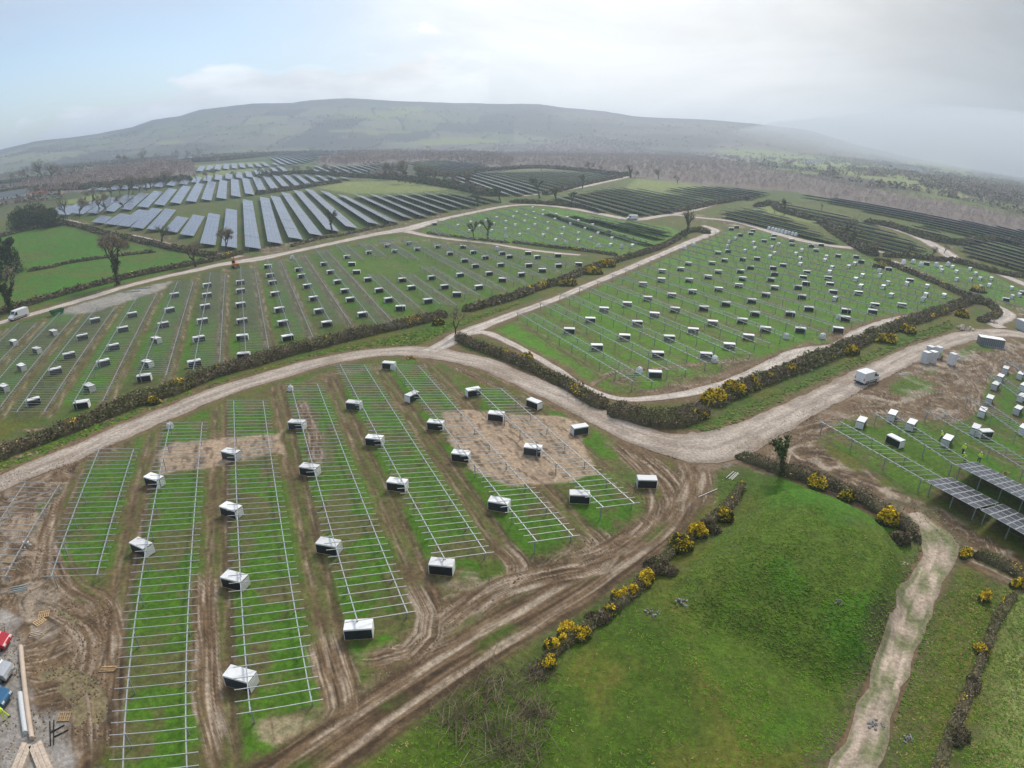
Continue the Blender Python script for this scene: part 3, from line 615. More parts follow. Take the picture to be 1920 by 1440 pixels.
CR = {
 'left': rd(0, 560, 3.6, '92,298T 363,230T 250,350T 147,465T 28,605T 225,698L 375,490L 467,385L 557,260L 642,148L 892,110L 830,208L 765,328L 698,435L 605,602T 553,715F 975,535F 997,440T 1057,280T 1103,177L 1145,78L 1313,437L 1343,273L 1368,152L 1386,55L 1625,42L 1635,152L 1637,262F 1647,385F')
   + rd(480, 560, 3.6, '158,75L 182,165L 213,265L 425,85L 478,170L 720,108L') + rd(0, 360, 4, '1310,775L 1555,700L 1553,775L 1803,678L 1805,742L'),
 'middle': rd(480, 360, 4, '90,558F 107,625L 125,680L 143,765L 320,582L 343,630L 385,707L 432,800L 510,540L 560,600L 612,675L 667,743L 708,808L 683,487L 720,540F 755,600F 840,657L 922,738L 995,810L 1085,870F 848,453L 1097,660L 1165,718L 1288,818L 985,403L 1040,445L 1317,643L 1412,712L 1508,768F 1145,385L 1210,430L 1530,623L 1670,715L 1363,410L 1455,462L 1563,515L 1645,555L 1748,612L 1850,660F 1555,412F 1630,452L 1718,492L 1835,547L 1845,460L 1900,485L')
   + rd(960, 360, 4, '122,458F 190,488L 345,475F 125,550L 347,553L 500,542F 228,588F 70,620L'),
 'upper': rd(480, 360, 4, '1340,240F 1515,252E 1612,228E 1725,217E 1805,192E 1602,292E 1678,258E 1785,240E 1875,222E 1768,292E 1873,278E')
   + rd(960, 360, 4, '35,152E 10,188E 162,155E 155,118E 105,175E 232,172E 95,220E 173,200E 322,205E 25,248E 172,247E 270,232E 437,238E 122,285E 267,280E 387,268E 547,275E 60,320E 235,325E 373,320E 497,310E 645,310E 327,362E 497,365E 593,345E 750,348E 740,397E 903,402E 235,140E 333,168E 415,193E 497,215E 605,248E 730,295E 838,335E'),
 'right': rd(960, 360, 4, '1685,262F 1645,277F 1807,290F 1790,312F 1712,323F 1890,368F 1677,348W 1632,370W 1812,380W 1620,405W 1820,423W 1748,442W 1545,455F 1622,443F 1593,512F 1728,505F 1838,500F 1322,538F 1500,533F 1265,578F 1788,567F 1127,593F 1547,598F 1713,595F 1470,637F 1728,650F 1120,660F 1328,662F 982,692F 1700,702F 1548,730F 1353,748F 1197,775F 1017,800F 1797,818F 1603,840F 864,843F 1903,772F 1437,873F 1222,883F 690,883F 1068,922F 1820,915F')
   + rd(960, 560, 3.6, '387,217F 528,145F 572,328F 760,260F 845,167F 983,378F 1060,267F 1222,217F 1353,165F 1553,150F 1710,208F 1595,260F 1465,320F 1308,385F 965,510F')
   + rd(1440, 360, 4, '45,327F 37,352F 178,362F 180,393F 323,405F 360,437F 397,397F 525,478F 28,415W 80,392W 47,460W 15,485W 210,463W 253,438W 242,498W 242,542W 437,485W 427,513W 650,538W 605,560W 480,567W 462,600W 660,487F 697,522F 903,578F 835,590W 838,627W 708,627W 658,655W 697,707W 865,712W 897,682W 1063,663F 1043,687W 1193,707W 1185,770W 1163,805W 1320,777W 925,775W 503,800W 112,550F 40,570F 48,615F 20,658F 290,602F 263,640F 283,685F 450,645F 463,692F 223,715F 48,718F 253,787F 487,750F 678,758F 305,877F 165,915F 585,893F 800,850F 1002,850F 783,898F 577,950F')
   + rd(1440, 560, 3.6, '218,212F 472,210F'),
 'far right': rd(1440, 360, 4, '1187,537F 1297,567W 1302,590W 1385,562W 1413,598W 1413,655W 1517,577W 1557,612W 1522,655W 1592,650W 1675,650W 1597,710W 1660,700W 1827,720W 1910,755F 1887,772W 1832,785W 1785,808F'),
 'worksite': rd(1440, 560, 3.6, '630,838W 838,790W 967,853W 858,962T 1210,960W 1400,885W 1463,912L 1447,768W 1495,683W 1535,590W 1567,537W 1603,483W 1703,520W 1712,670W 1687,755W 1722,885W 1725,598W'),
}
ANG = {'F': 0, 'E': 84, 'L': 24, 'T': -48, 'W': 82}
for f, items in CR.items():
    for px, py, k in items:
        x, y = W1(px, py, .62); vd = math.atan2(x, y)
        near = math.hypot(x, y) < 190
        a = R(ANG[k]+random.uniform(-4, 4))-(vd*.55 if k in 'FLT' else vd)
        place_crate(x, y, a, f, near)
# individual labels: which row, which one along it
FN = {'near': 'the nearest frame field', 'left': 'the left frame field', 'middle': 'the frame field round the green oval', 'upper': 'the upper frame field', 'right': 'the big right frame field', 'far right': 'the far right corner field', 'worksite': 'the muddy right worksite'}
FM = {'near': 'near', 'left': 'left', 'middle': 'middle', 'upper': 'upper', 'right': 'large right', 'far right': 'far right', 'worksite': 'worksite'}
for f in FN:
    it = [a for a in allcr if a[1] == f]; keys = sorted(set(int(round((a[2]+6.6)/9.27)) for a in it))
    for q, k in enumerate(keys):
        row = sorted([a for a in it if int(round((a[2]+6.6)/9.27)) == k], key=lambda a: a[3])
        for j, a in enumerate(row):
            o = a[0]; n = len(row)
            where = 'the only one' if n == 1 else ('nearest' if j == 0 else ('farthest' if j == n-1 else ORD[j+1]+' from near end'))
            tag(o, 'white lidded dark crate, %s in %s line from left, %s field' % (where, ORD[q+1], FM[f]), 'crate', 'white lidded panel crates')

# ------------------------------------------------------------------ mounting frames
ZH, ZL, BS, TL0, TL1 = 1.75, 1.0, 4.35, -1.0, 5.15
SL = (ZL-ZH)/BS
FARPOST = {}
for z in (ZH, ZL):
    b = MB(); b.box((0, 0, z/2-.06), (.11, .14, z-.06)); o = b.build('post', M['post']); FARPOST[z] = o.data; bpy.data.objects.remove(o)
def rack(x, y, az, Ln, near, zoff=0):
    """x,y ground point under the near end of the left (high) beam"""
    ze = gz(x+Ln*math.sin(az), y+Ln*math.cos(az)); z_ = gz(x, y)
    root = empty('mounting_frame', (x, y, z_), -az); root.rotation_euler = (math.atan2(ze-z_, Ln), 0, -az)          # local x across, y along
    n = max(2, int(Ln/1.135)); step = Ln/n
    for t, z in ((0, ZH), (BS, ZL)):
        b = MB(); b.bar((t, -.05, z), (t, Ln+.05, z), .085, .12); b.build('beam', M['steel'], root)
        np_ = max(2, int(Ln/5.2)+1)
        if near:
            for k in range(np_):
                yy = .5+k*(Ln-1)/(np_-1); b = MB(); b.box((t, yy, z/2-.06), (.09, .13, z-.06)); b.box((t, yy, z-.075), (.16, .2, .03)); b.build('post', M['post'], root)
        else:
            for k in range(np_):
                o = link('post', FARPOST[z], root); o.location = (t, .5+k*(Ln-1)/(np_-1), 0)
    z0 = ZH+TL0*SL+.095; z1 = ZH+TL1*SL+.095
    if near:
        me = None
        for k in range(n+1):
            if me is None:
                b = MB(); b.bar((TL0, 0, z0), (TL1, 0, z1), .05, .055); o = b.build('cross_rail', M['steel'], root); me = o.data
            else: o = link('cross_rail', me, root)
            o.location = (random.uniform(-.07, .07), k*step, 0)
    else:
        b = MB()
        for k in range(n+1): b.bar((TL0, k*step, z0), (TL1, k*step, z1), .05, .055)
        b.build('cross_rail_grid', M['railfar'], root)
    return root
racks = []
def add_rack(p0, p1, fld, near):
    """photo points on the left beam: near end, far end"""
    a = W([p0, p1], ZH); d = a[1]-a[0]; az = math.atan2(d[0], d[1]); L = float(np.hypot(*d))
    o = rack(a[0][0], a[0][1], az, L, near); t = float(a[0]@ND); racks.append((o, fld, t)); return o
for p0, p1 in (((231, 1440), (318.9, 793.3)), ((469.3, 1337), (438.3, 751.7)), ((670.5, 1165), (545, 719.7)), ((834.5, 1049), (638.3, 684)), ((1007, 1016), (741, 685)), ((1132, 952), (893.9, 729)), ((96, 1082), (186, 843))):
    if p0 == (231, 1440): p0 = (231, 1500)
    add_rack(p0, p1, 'near', True)
add_rack((-60, 1075), (48, 905), 'near', True)
def clip_line(P, t):
    """P polygon in (t,s); intervals of s along constant t"""
    out = []; n = len(P)
    for i in range(n):
        a = P[i]; b = P[(i+1) % n]
        if (a[0] > t) != (b[0] > t): out.append(a[1]+(b[1]-a[1])*(t-a[0])/(b[0]-a[0]))
    out.sort(); return [(out[i], out[i+1]) for i in range(0, len(out)-1, 2)]
def rowfield(poly, z, anchor, az=ROW_AZ, pitch=9.27, tmin=-1e9, tmax=1e9, width=6.15, minlen=8, hole=None):
    nd = np.array([math.cos(az), -math.sin(az)]); dd = np.array([math.sin(az), math.cos(az)])
    g = W(poly, z); P = np.stack([g@nd, g@dd], 1); ta = float((W([anchor], z)@nd)[0]); out = []
    k0 = math.floor((P[:, 0].min()-ta)/pitch); k1 = math.ceil((P[:, 0].max()-ta)/pitch)
    H = None
    if hole is not None: gh_ = W(hole, z); H = np.stack([gh_@nd, gh_@dd], 1)
    for k in range(k0, k1+1):
        t = ta+k*pitch; tm = t+width/2
        if t < tmin or t > tmax: continue
        iv = clip_line(P, tm)
        if H is not None:
            for h0, h1 in clip_line(H, tm):
                nv = []
                for a, b in iv:
                    if h0 > a and h1 < b: nv += [(a, h0), (h1, b)]
                    elif h0 <= a < h1: nv.append((h1, b))
                    elif a < h0 < b: nv.append((a, h0))
                    else: nv.append((a, b))
                iv = nv
        for a, b in iv:
            if b-a > minlen:
                p = t*nd+a*dd; out.append((p[0], p[1], az, b-a, k-k0, t))
    return out
OVAL = [(655, 497), (668, 486), (700, 481), (740, 479), (785, 486), (805, 497), (797, 507), (745, 516), (680, 513)]
B_POLY = [(-40, 785), (0, 795), (47, 771), (96, 771), (151, 751), (200, 751), (269, 702), (314, 702), (364, 693), (410, 693), (458, 660), (501, 662), (541, 629), (583, 630), (616, 605), (654, 606), (699, 605), (734, 607),
          (757, 574), (782, 576), (815, 568), (850, 571), (882, 551), (900, 553), (940, 543), (985, 528), (1015, 518), (1090, 492), (1085, 484), (1000, 476), (940, 463), (870, 458), (836, 457), (795, 452), (740, 448), (697, 453), (657, 458), (635, 460),
          (577, 476), (552, 478), (500, 492), (480, 501), (451, 501), (424, 511), (396, 512), (365, 527), (337, 527), (299, 552), (270, 552), (226, 577), (197, 575), (161, 583), (130, 586), (92, 603), (62, 603), (22, 619), (0, 637), (-40, 655)]
for x, y, az, L, k, t in rowfield(B_POLY, 1.4, (364, 692), az=-.434, hole=OVAL): racks.append((rack(x, y, az, L, False), 'left', t))
D_POLY = [(960, 598), (1010, 578), (1070, 550), (1140, 526), (1200, 500), (1262, 476), (1310, 456), (1350, 436), (1400, 428), (1450, 438), (1520, 455), (1600, 474), (1660, 492), (1700, 514), (1760, 543), (1798, 566), (1790, 576), (1720, 586), (1640, 590),
          (1610, 605), (1560, 612), (1500, 626), (1440, 642), (1390, 668), (1330, 685), (1250, 698), (1200, 722), (1165, 726), (1090, 685), (1030, 650), (985, 618)]
for x, y, az, L, k, t in rowfield(D_POLY, 1.4, (967, 587), az=-.432): racks.append((rack(x, y, az, L, False), 'right', t))
T_POLY = [(792, 434), (830, 414), (900, 399), (985, 389), (1014, 394), (1110, 425), (1210, 453), (1190, 468), (1120, 468), (1040, 460), (960, 452), (870, 446)]
for x, y, az, L, k, t in rowfield(T_POLY, 1.4, (1014, 396), az=-.36): racks.append((rack(x, y, az, L, False), 'upper', t))
F_POLY = [(1690, 494), (1740, 496), (1800, 506), (1850, 516), (1960, 560), (1960, 590), (1880, 572), (1820, 548), (1760, 525)]
for x, y, az, L, k, t in rowfield(F_POLY, 1.4, (1700, 500), az=-.42): racks.append((rack(x, y, az, L, False), 'far right', t))
for p0, p1 in (((1734, 901), (1538, 790)), ((1791, 872), (1640, 775)), ((1925, 882), (1735, 770)), ((1960, 850), (1812, 745)), ((1970, 790), (1850, 700)), ((1975, 740), (1880, 672))):
    add_rack(p0, p1, 'worksite', True)
for f in FN:
    it = sorted([a for a in racks if a[1] == f], key=lambda a: (round(a[2]), -a[0].location[1]))
    for q, a in enumerate(it): tag(a[0], 'bare galvanised panel mounting frame, %s row from left in %s field' % (ORD[q+1], FM[f] if f != 'left' else 'left and middle'), 'mounting frame', 'bare galvanised mounting frames')

# ------------------------------------------------------------------ solar panel tables
def panel_mat():
    m = bpy.data.materials.new('solar cells'); m.use_nodes = True; nt = m.node_tree; N = nt.nodes; Lk = nt.links; b = N['Principled BSDF']
    tc = N.new('ShaderNodeTexCoord'); sp = N.new('ShaderNodeSeparateXYZ'); Lk.new(tc.outputs['UV'], sp.inputs[0])
    def grid(sock, per, wd):
        a = N.new('ShaderNodeMath'); a.operation = 'DIVIDE'; a.inputs[1].default_value = per; Lk.new(sock, a.inputs[0])
        f = N.new('ShaderNodeMath'); f.operation = 'FRACT'; Lk.new(a.outputs[0], f.inputs[0])
        s = N.new('ShaderNodeMath'); s.operation = 'SUBTRACT'; s.inputs[1].default_value = .5; Lk.new(f.outputs[0], s.inputs[0])
        ab = N.new('ShaderNodeMath'); ab.operation = 'ABSOLUTE'; Lk.new(s.outputs[0], ab.inputs[0])
        g = N.new('ShaderNodeMath'); g.operation = 'GREATER_THAN'; g.inputs[1].default_value = .5-wd/per; Lk.new(ab.outputs[0], g.inputs[0]); return g
    g1 = grid(sp.outputs[0], 1.6, .03); g2 = grid(sp.outputs[1], 1.14, .03)
    mx = N.new('ShaderNodeMath'); mx.operation = 'MAXIMUM'; Lk.new(g1.outputs[0], mx.inputs[0]); Lk.new(g2.outputs[0], mx.inputs[1])
    nz = N.new('ShaderNodeTexNoise'); nz.inputs['Scale'].default_value = .06; Lk.new(tc.outputs['UV'], nz.inputs['Vector'])
    c = N.new('ShaderNodeMix'); c.data_type = 'RGBA'; c.inputs[6].default_value = (.07, .078, .115, 1); c.inputs[7].default_value = (.33, .34, .36, 1); Lk.new(mx.outputs[0], c.inputs[0])
    Lk.new(c.outputs[2], b.inputs['Base Color']); b.inputs['Specular IOR Level'].default_value = 1.0
    r = N.new('ShaderNodeMapRange'); r.inputs[3].default_value = .16; r.inputs[4].default_value = .34; Lk.new(nz.outputs['Fac'], r.inputs[0]); Lk.new(r.outputs[0], b.inputs['Roughness'])
    return m
M['pv'] = panel_mat()
def pv_row(x, y, az, L, zh=2.35, zl=.95, wdt=6.1, brk=True):
    root = empty('solar_panel_row', (x, y, 0), -az)
    segs = []; s = 0
    while s < L-3:
        l = min(random.choice([27.4, 34.2, 41.0]), L-s) if brk else L
        segs.append((s, s+l-.35)); s += l
    if len(segs) == 0: segs = [(0, L)]
    dz = 0; ca, sa = math.cos(az), math.sin(az)
    G = lambda yy: gz(x+yy*sa+3*ca, y+yy*ca-3*sa)
    gs = [G(0), G(L/2), G(L)]
    gi = lambda yy: gs[0]+(gs[1]-gs[0])*yy/(L/2) if yy < L/2 else gs[1]+(gs[2]-gs[1])*(yy-L/2)/(L/2)
    for a, b in segs:
        z1 = zh+dz; z0 = zl+dz; ga, gb = gi(a), gi(b); th = .10
        V = [(0, a, z1+ga), (wdt, a, z0+ga), (wdt, b, z0+gb), (0, b, z1+gb), (0, a, z1+ga-th), (wdt, a, z0+ga-th), (wdt, b, z0+gb-th), (0, b, z1+gb-th)]
        F = [(0, 1, 2, 3), (4, 7, 6, 5), (0, 4, 5, 1), (1, 5, 6, 2), (2, 6, 7, 3), (3, 7, 4, 0)]
        me = bpy.data.meshes.new('panel_table'); me.from_pydata(V, [], F); uv = me.uv_layers.new(name='UVMap')
        U = [(0, a), (wdt, a), (wdt, b), (0, b)]*2; uv.data.foreach_set('uv', np.array([U[i] for f in F for i in f], float).ravel())
        for m in (M['pv'], M['rim'], M['back']): me.materials.append(m)
        me.polygons.foreach_set('material_index', [0, 2, 1, 1, 1, 1]); me.update(); link('panel_table', me, root)
        dz = max(-.12, min(.2, dz+random.uniform(-.1, .1)))
    for tx in (1.0, 5.0):
        zt = zh+(zl-zh)*tx/wdt-.16; n = max(2, int(L/5.2)+1); P = [(0, zt+gi(0)+.0)]; top = []; bot = []
        for q in range(n):
            yy = .5+q*(L-1.0)/(n-1); g = gi(yy); bot += [(yy-.06, zt+g-.1), (yy-.06, g-.1), (yy+.06, g-.1), (yy+.06, zt+g-.1)]; top.append((yy, zt+g))
        pr = [(0, zt+gi(0))]+[(0, zt+gi(0)-.1)]+bot+[(L, zt+gi(L)-.1), (L, zt+gi(L))]+top[::-1]
        m_ = len(pr); V = [(tx-.05, p[0], p[1]) for p in pr]+[(tx+.05, p[0], p[1]) for p in pr]
        F = [(i, i+m_, (i+1) % m_+m_, (i+1) % m_) for i in range(m_)]; mb = MB(); mb.add(V, F)
        for q in range(n):   # faces of each post, and of the beam between them
            i = 2+4*q; mb.f.append((i, i+1, i+2, i+3)); mb.f.append((i+m_+3, i+m_+2, i+m_+1, i+m_)); mb.m += [0, 0]
        mb.build('support_frame', M['post'], root)
    return root
PV = []
def pvfield(name, poly, anchor, az=ROW_AZ, **k):
    for x, y, a, L, kk, t in rowfield(poly, 1.5, anchor, az=az, minlen=7, **k): PV.append((pv_row(x, y, a, L), name, t, y))
# big front field, row by row
PF1 = [((172, 416), (190, 404)), ((195, 419), (225, 400)), ((219, 422), (260, 392.5)), ((245, 425.5), (285, 389.5)), ((275, 429), (310, 391)), ((307, 432.5), (332, 405)), ((337, 439), (362, 402)), ((375, 456), (391, 399)), ((415, 461), (424, 391)),
       ((460, 462.5), (455, 374)), ((502, 453), (487, 369)), ((541, 445), (507, 366)), ((580, 438), (527, 360)), ((612, 430), (550, 356)), ((648, 424), (571, 354)), ((690, 417), (600, 357.5)), ((727, 414), (632, 364)), ((755, 406), (663, 364)), ((784, 403), (690, 363)),
       ((806, 397), (714, 362)), ((826, 392), (738, 361)), ((847, 387), (764, 360)), ((869, 385), (790, 359)), ((890, 380), (812, 359)), ((908, 377), (836, 359.5)), ((928, 374), (872, 361))]
for p0, p1 in PF1:
    g = W([p0, p1], 2.2); d = g[1]-g[0]; PV.append((pv_row(g[0][0], g[0][1], math.atan2(d[0], d[1]), float(np.hypot(*d)), wdt=5.9), 'wide front', float(g[0]@ND), g[0][1]))
pvfield('second left', [(60, 408), (135, 401), (170, 400), (232, 393), (307, 383), (365, 377), (420, 371.5), (462, 365), (505, 357.5), (546, 351.5), (582, 345.5), (620, 341), (655, 335), (640, 331), (605, 329), (545, 327), (485, 332), (430, 337), (385, 342), (312, 357), (250, 365), (175, 377), (115, 387)], (460, 365))
pvfield('strip behind ash trees', [(150, 358), (220, 355), (300, 350), (345, 345), (400, 338), (472, 332), (542, 321), (530, 311), (475, 320), (410, 328), (370, 332), (342, 337), (225, 343)], (402, 337))
pvfield('small far left', [(370, 321), (475, 313), (515, 311), (500, 305), (430, 307), (375, 313)], (402, 318))
pvfield('small far middle', [(515, 310), (575, 304.5), (600, 297), (592, 290), (555, 291), (510, 296)], (540, 307))
pvfield('farthest', [(502, 295), (580, 292), (670, 287.5), (630, 283), (560, 280), (517, 281)], (560, 292))
pvfield('centre behind oval meadow', [(590, 321), (675, 326), (705, 328), (752, 332), (770, 326), (740, 307), (690, 309), (630, 310), (592, 311)], (675, 325))
pvfield('centre far', [(775, 324), (790, 327), (840, 325), (880, 320), (918, 311), (900, 305), (817, 299), (757, 304), (800, 313)], (840, 324))
pvfield('dark striped middle', [(840, 333), (880, 346), (925, 358), (960, 366), (1010, 360), (1055, 352), (1110, 340), (1165, 328), (1130, 323), (1035, 319), (960, 320), (890, 322)], (925, 357), az=-.33)
pvfield('dark striped right', [(1025, 371), (1070, 384), (1120, 393), (1170, 400), (1212, 400), (1262, 396), (1290, 388), (1350, 377), (1290, 364), (1172, 351), (1130, 352), (1085, 360)], (1167, 399), az=-.38)
pvfield('dark far centre', [(1250, 353), (1300, 366), (1405, 373), (1442, 362), (1400, 354), (1315, 349)], (1300, 366), az=-.38)
pvfield('striped beside white stacks', [(1342, 397), (1390, 412), (1440, 425), (1500, 440), (1548, 457), (1572, 455), (1530, 432), (1475, 406), (1420, 389), (1380, 390)], (1440, 424), az=-.36)
pvfield('long dark right', [(1462, 376), (1475, 392), (1530, 412), (1590, 436), (1620, 456), (1665, 471), (1725, 476), (1736, 467), (1700, 447), (1665, 432), (1620, 415), (1580, 404), (1515, 389)], (1620, 456), az=-.36)
pvfield('dark right edge', [(1502, 366), (1615, 391), (1702, 411), (1800, 436), (1925, 460), (1940, 436), (1840, 420), (1765, 406), (1665, 387), (1540, 369)], (1800, 435), az=-.40)
pvfield('dark triangle', [(1705, 424), (1760, 443), (1790, 446), (1760, 434), (1725, 422)], (1760, 442), az=-.40)
pvfield('dark far right corner', [(1800, 461), (1815, 474), (1890, 498), (1960, 515), (1980, 480), (1920, 464), (1835, 449)], (1890, 496), az=-.40)
for p0, p1 in (((1212, 452), (1014, 394)), ((1232, 442), (1062, 398)), ((1246, 436), (1100, 404)), ((1243, 429), (1160, 410))):
    g = W([p0, p1], 2.2); d = g[1]-g[0]; PV.append((pv_row(g[0][0], g[0][1], math.atan2(d[0], d[1]), float(np.hypot(*d)), zh=2.5, zl=1.0), 'upper frame field', float(g[0]@ND), g[0][1]))
names = []
from collections import Counter
for p in PV:
    if p[1] not in names: names.append(p[1])
for f in names:
    for q, a in enumerate(sorted([p for p in PV if p[1] == f], key=lambda a: (a[2], -a[3]))):
        tag(a[0], 'long tilted row of dark blue solar panels, %s from left, %s block' % (ORD[q+1], f), 'solar panel row', 'finished solar panel rows')
# the near tables on the right, every module a part
def near_table(p0, ncol, lab, zh=2.25, zl=.9):
    g = W1(p0[0], p0[1], zh); root = empty('solar_panel_table', (g[0], g[1], 0), -ROW_AZ+.0); root.rotation_euler[2] = .42
    wd = 7.0; rows = 4; me = None
    sl = math.atan2(zh-zl, wd); cl = wd/math.cos(sl)/rows
    for i in range(rows):
        for j in range(ncol):
            if me is None:
                b = MB(); b.box((0, 0, 0), (cl-.03, 1.13, .035)); o = b.build('solar_module', M['modframe'], root); me = o.data
                o2 = MB(); o2.box((0, 0, .0185), (cl-.17, 1.0, .004)); c0 = o2.build('cell_glass', M['cell'], o); cm = c0.data
            else: o = link('solar_module', me, root); link('cell_glass', cm, o)
            tt = (i+.5)*wd/rows; o.location = (tt, -(j+.5)*1.17, zh+(zl-zh)*tt/wd); o.rotation_euler = (0, sl, 0)
    Ln = ncol*1.17; b = MB()
    for tx in (1.1, 5.7):
        z = zh+(zl-zh)*tx/wd-.1; bb = MB(); bb.bar((tx, .2, z), (tx, -Ln-.2, z), .085, .12); bb.build('beam', M['steel'], root)
        for q in range(int(Ln/4)+2):
            yy = -.4-q*(Ln-.8)/(int(Ln/4)+1); bb = MB(); bb.box((tx, yy, z/2-.06), (.1, .13, z-.04)); bb.build('post', M['post'], root)
    tag(root, lab, 'solar table', 'nearest solar tables at right edge'); return root
M['modframe'] = mat('module frame', (.50, .51, .54), .4, .5, .3, noise=.05)
M['cell'] = mat('module cells', (.065, .066, .078), .25, .5, noise=.12, scale=.9)
near_table((1735, 902), 6, 'dark grey six column solar table beside the muddy right track')
near_table((1838, 956), 12, 'dark grey solar table cut off low at right edge, behind the gap')
near_table((1790, 871), 14, 'long dark solar table below the three workers in yellow')

# ------------------------------------------------------------------ hedges, gorse, trees, woods
def leaf_cloud(P, size, rg, up=.0):
    """P (n,3) centres -> random small quads ; returns V,F"""
    n = len(P); s = size*(.5+rg.random(n)) if np.isscalar(size) else size
    a = rg.normal(size=(n, 3)); a[:, 2] *= .8; a /= np.linalg.norm(a, axis=1)[:, None]
    b = rg.normal(size=(n, 3)); b -= (b*a).sum(1)[:, None]*a; b /= np.linalg.norm(b, axis=1)[:, None]
    a = a*s[:, None]; b = b*(s*(.35+.4*rg.random(n)))[:, None]
    V = np.stack([P-a-b*.3, P-b, P+a+b*.2, P+b], 1).reshape(-1, 3); F = np.arange(4*n).reshape(n, 4); return V, F
def join(parts):
    V = []; F = []; Mi = []; n = 0
    for v, f, m in parts: V.append(v); F.append(f+n); Mi.append(np.full(len(f), m) if np.isscalar(m) else m); n += len(v)
    return np.vstack(V), np.vstack(F), np.concatenate(Mi)
def grid_faces(n, k, closed=False):
    i = np.arange(n-1)[:, None]*k; j = np.arange(k-1)[None]; return np.stack([i+j, i+j+k, i+j+k+1, i+j+1], -1).reshape(-1, 4)
def hedge(P, width, height, seed, dens=1.0, green=.35, gorse=.0, jag=.5):
    """P world polyline (n,2)"""
    rg = np.random.default_rng(seed); P = np.asarray(P)[:, :2]; n = len(P)
    tg = np.gradient(P, axis=0); tg /= np.linalg.norm(tg, axis=1)[:, None]+1e-9; nm = np.stack([-tg[:, 1], tg[:, 0]], 1)
    al = np.concatenate([[0], np.cumsum(np.hypot(*np.diff(P, axis=0).T))]); L = al[-1]
    wv = width*.39*(.75+.5*fbm(al/5, al*0+seed, seed)*1.2); hv = height*.82*(.7+.6*fbm(al/4, al*0+seed, seed+3))
    end = np.minimum(1, np.minimum(al, L-al)/1.5+.15); wv *= end; hv *= end
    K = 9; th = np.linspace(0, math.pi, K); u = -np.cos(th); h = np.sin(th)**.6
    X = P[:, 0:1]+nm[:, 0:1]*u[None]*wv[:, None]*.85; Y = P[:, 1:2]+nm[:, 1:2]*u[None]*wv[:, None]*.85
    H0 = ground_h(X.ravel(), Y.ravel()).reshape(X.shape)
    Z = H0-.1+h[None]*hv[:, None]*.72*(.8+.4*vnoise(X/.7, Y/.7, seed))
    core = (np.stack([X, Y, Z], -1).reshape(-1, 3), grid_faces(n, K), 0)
    dist = float(np.hypot(*P.T).mean()); height *= .8; size = max(.10, min(.8, dist*.0015)); gorse *= .4; cnt = min(80000, int(L*width*height*dens*1.35/size**1.65))
    s = rg.random(cnt)*L; x0 = np.interp(s, al, P[:, 0]); y0 = np.interp(s, al, P[:, 1]); nx = np.interp(s, al, nm[:, 0]); ny = np.interp(s, al, nm[:, 1])
    w_ = np.interp(s, al, wv); h_ = np.interp(s, al, hv); ph = np.arccos(1-2*rg.random(cnt)); rr = .75+.4*rg.random(cnt)
    uu = -np.cos(ph)*rr; hh = np.abs(np.sin(ph))**.7*rr*(.35+.65*rg.random(cnt)**.4)
    clump = .8+.4*vnoise(s/1.1, uu*1.5, seed+8)
    x = x0+nx*uu*w_; y = y0+ny*uu*w_; z = ground_h(x, y)+hh*h_*clump
    V, F = leaf_cloud(np.stack([x, y, z], 1), size*(.6+.9*rg.random(cnt)), rg)
    zone = fbm(s/9, uu*.5, seed+21); q = rg.random(cnt)
    mi = np.where(q < .62, 1, 2); mi = np.where((zone > .52) & (q < green*1.8), 3, mi); mi = np.where((zone < .45) & (q < green*.7), 4, mi)
    gz_ = fbm(s/4, uu*.7, seed+33); mi = np.where((gz_ > .74-gorse*1.2) & (rg.random(cnt) < .4) & (hh > .35) & (gorse > 0), 5, mi)
    V, F, Mi = join([core, (V, F, mi)])
    return V, F, Mi
HM = [M['core'], M['twig'], M['twig2'], M['bramble'], M['leaf'], M['gorse']]
def add_hedge(px, width, height, lab, seed, **k):
    P = line(px, step=.8 if width < 6 else 2)[:, :2] if not k.pop('far', False) else line(px, step=4)[:, :2]
    V, F, Mi = hedge(P, width, height, seed, **k); me = np_mesh('hedge', V, F, HM, mi=Mi); o = link('hedge', me); tag(o, lab, 'hedge'); return o
add_hedge([(-60, 885), (0, 858), (60, 833), (130, 808), (200, 779), (260, 755), (330, 733), (400, 705), (470, 685), (540, 664), (620, 643), (700, 624), (780, 606), (838, 591)], 4.6, 2.2, 'long brown bramble hedge beside the haul road, below the left frame field', 11, gorse=.02)
add_hedge([(868, 584), (900, 576), (960, 560), (1010, 542), (1060, 526), (1100, 508), (1147, 493), (1185, 482), (1235, 466), (1272, 447)], 4.4, 2.0, 'brown hedge with gorse between the middle frame field and the diagonal track', 12, gorse=.09)
add_hedge([(1276, 444), (1290, 436), (1310, 434), (1330, 439)], 4.5, 2.4, 'short brown hedge by the tall ivy tree at the track bend', 13, gorse=.0)
add_hedge([(856, 634), (890, 650), (940, 668), (1000, 694), (1060, 722), (1100, 748), (1140, 768)], 3.4, 1.9, 'dark bramble hedge running from the bare tree down to the road bend', 14, gorse=.03)
add_hedge([(1140, 770), (1180, 782), (1230, 792), (1280, 788), (1320, 768)], 5.5, 2.3, 'wide brown thicket in the crook of the road bend', 15, gorse=.03)
add_hedge([(1325, 762), (1380, 736), (1440, 713), (1500, 690), (1560, 665), (1620, 640), (1680, 615), (1740, 594), (1800, 573), (1838, 560)], 4.8, 2.2, 'gorse flecked brown hedge between winding track and right haul road', 16, gorse=.13)
add_hedge([(1378, 856), (1420, 868), (1460, 884), (1520, 900), (1580, 922), (1640, 952), (1690, 985), (1725, 1020)], 2.6, 1.6, 'brown hedge with gorse curving behind the green mound', 17, gorse=.12, dens=1.2)
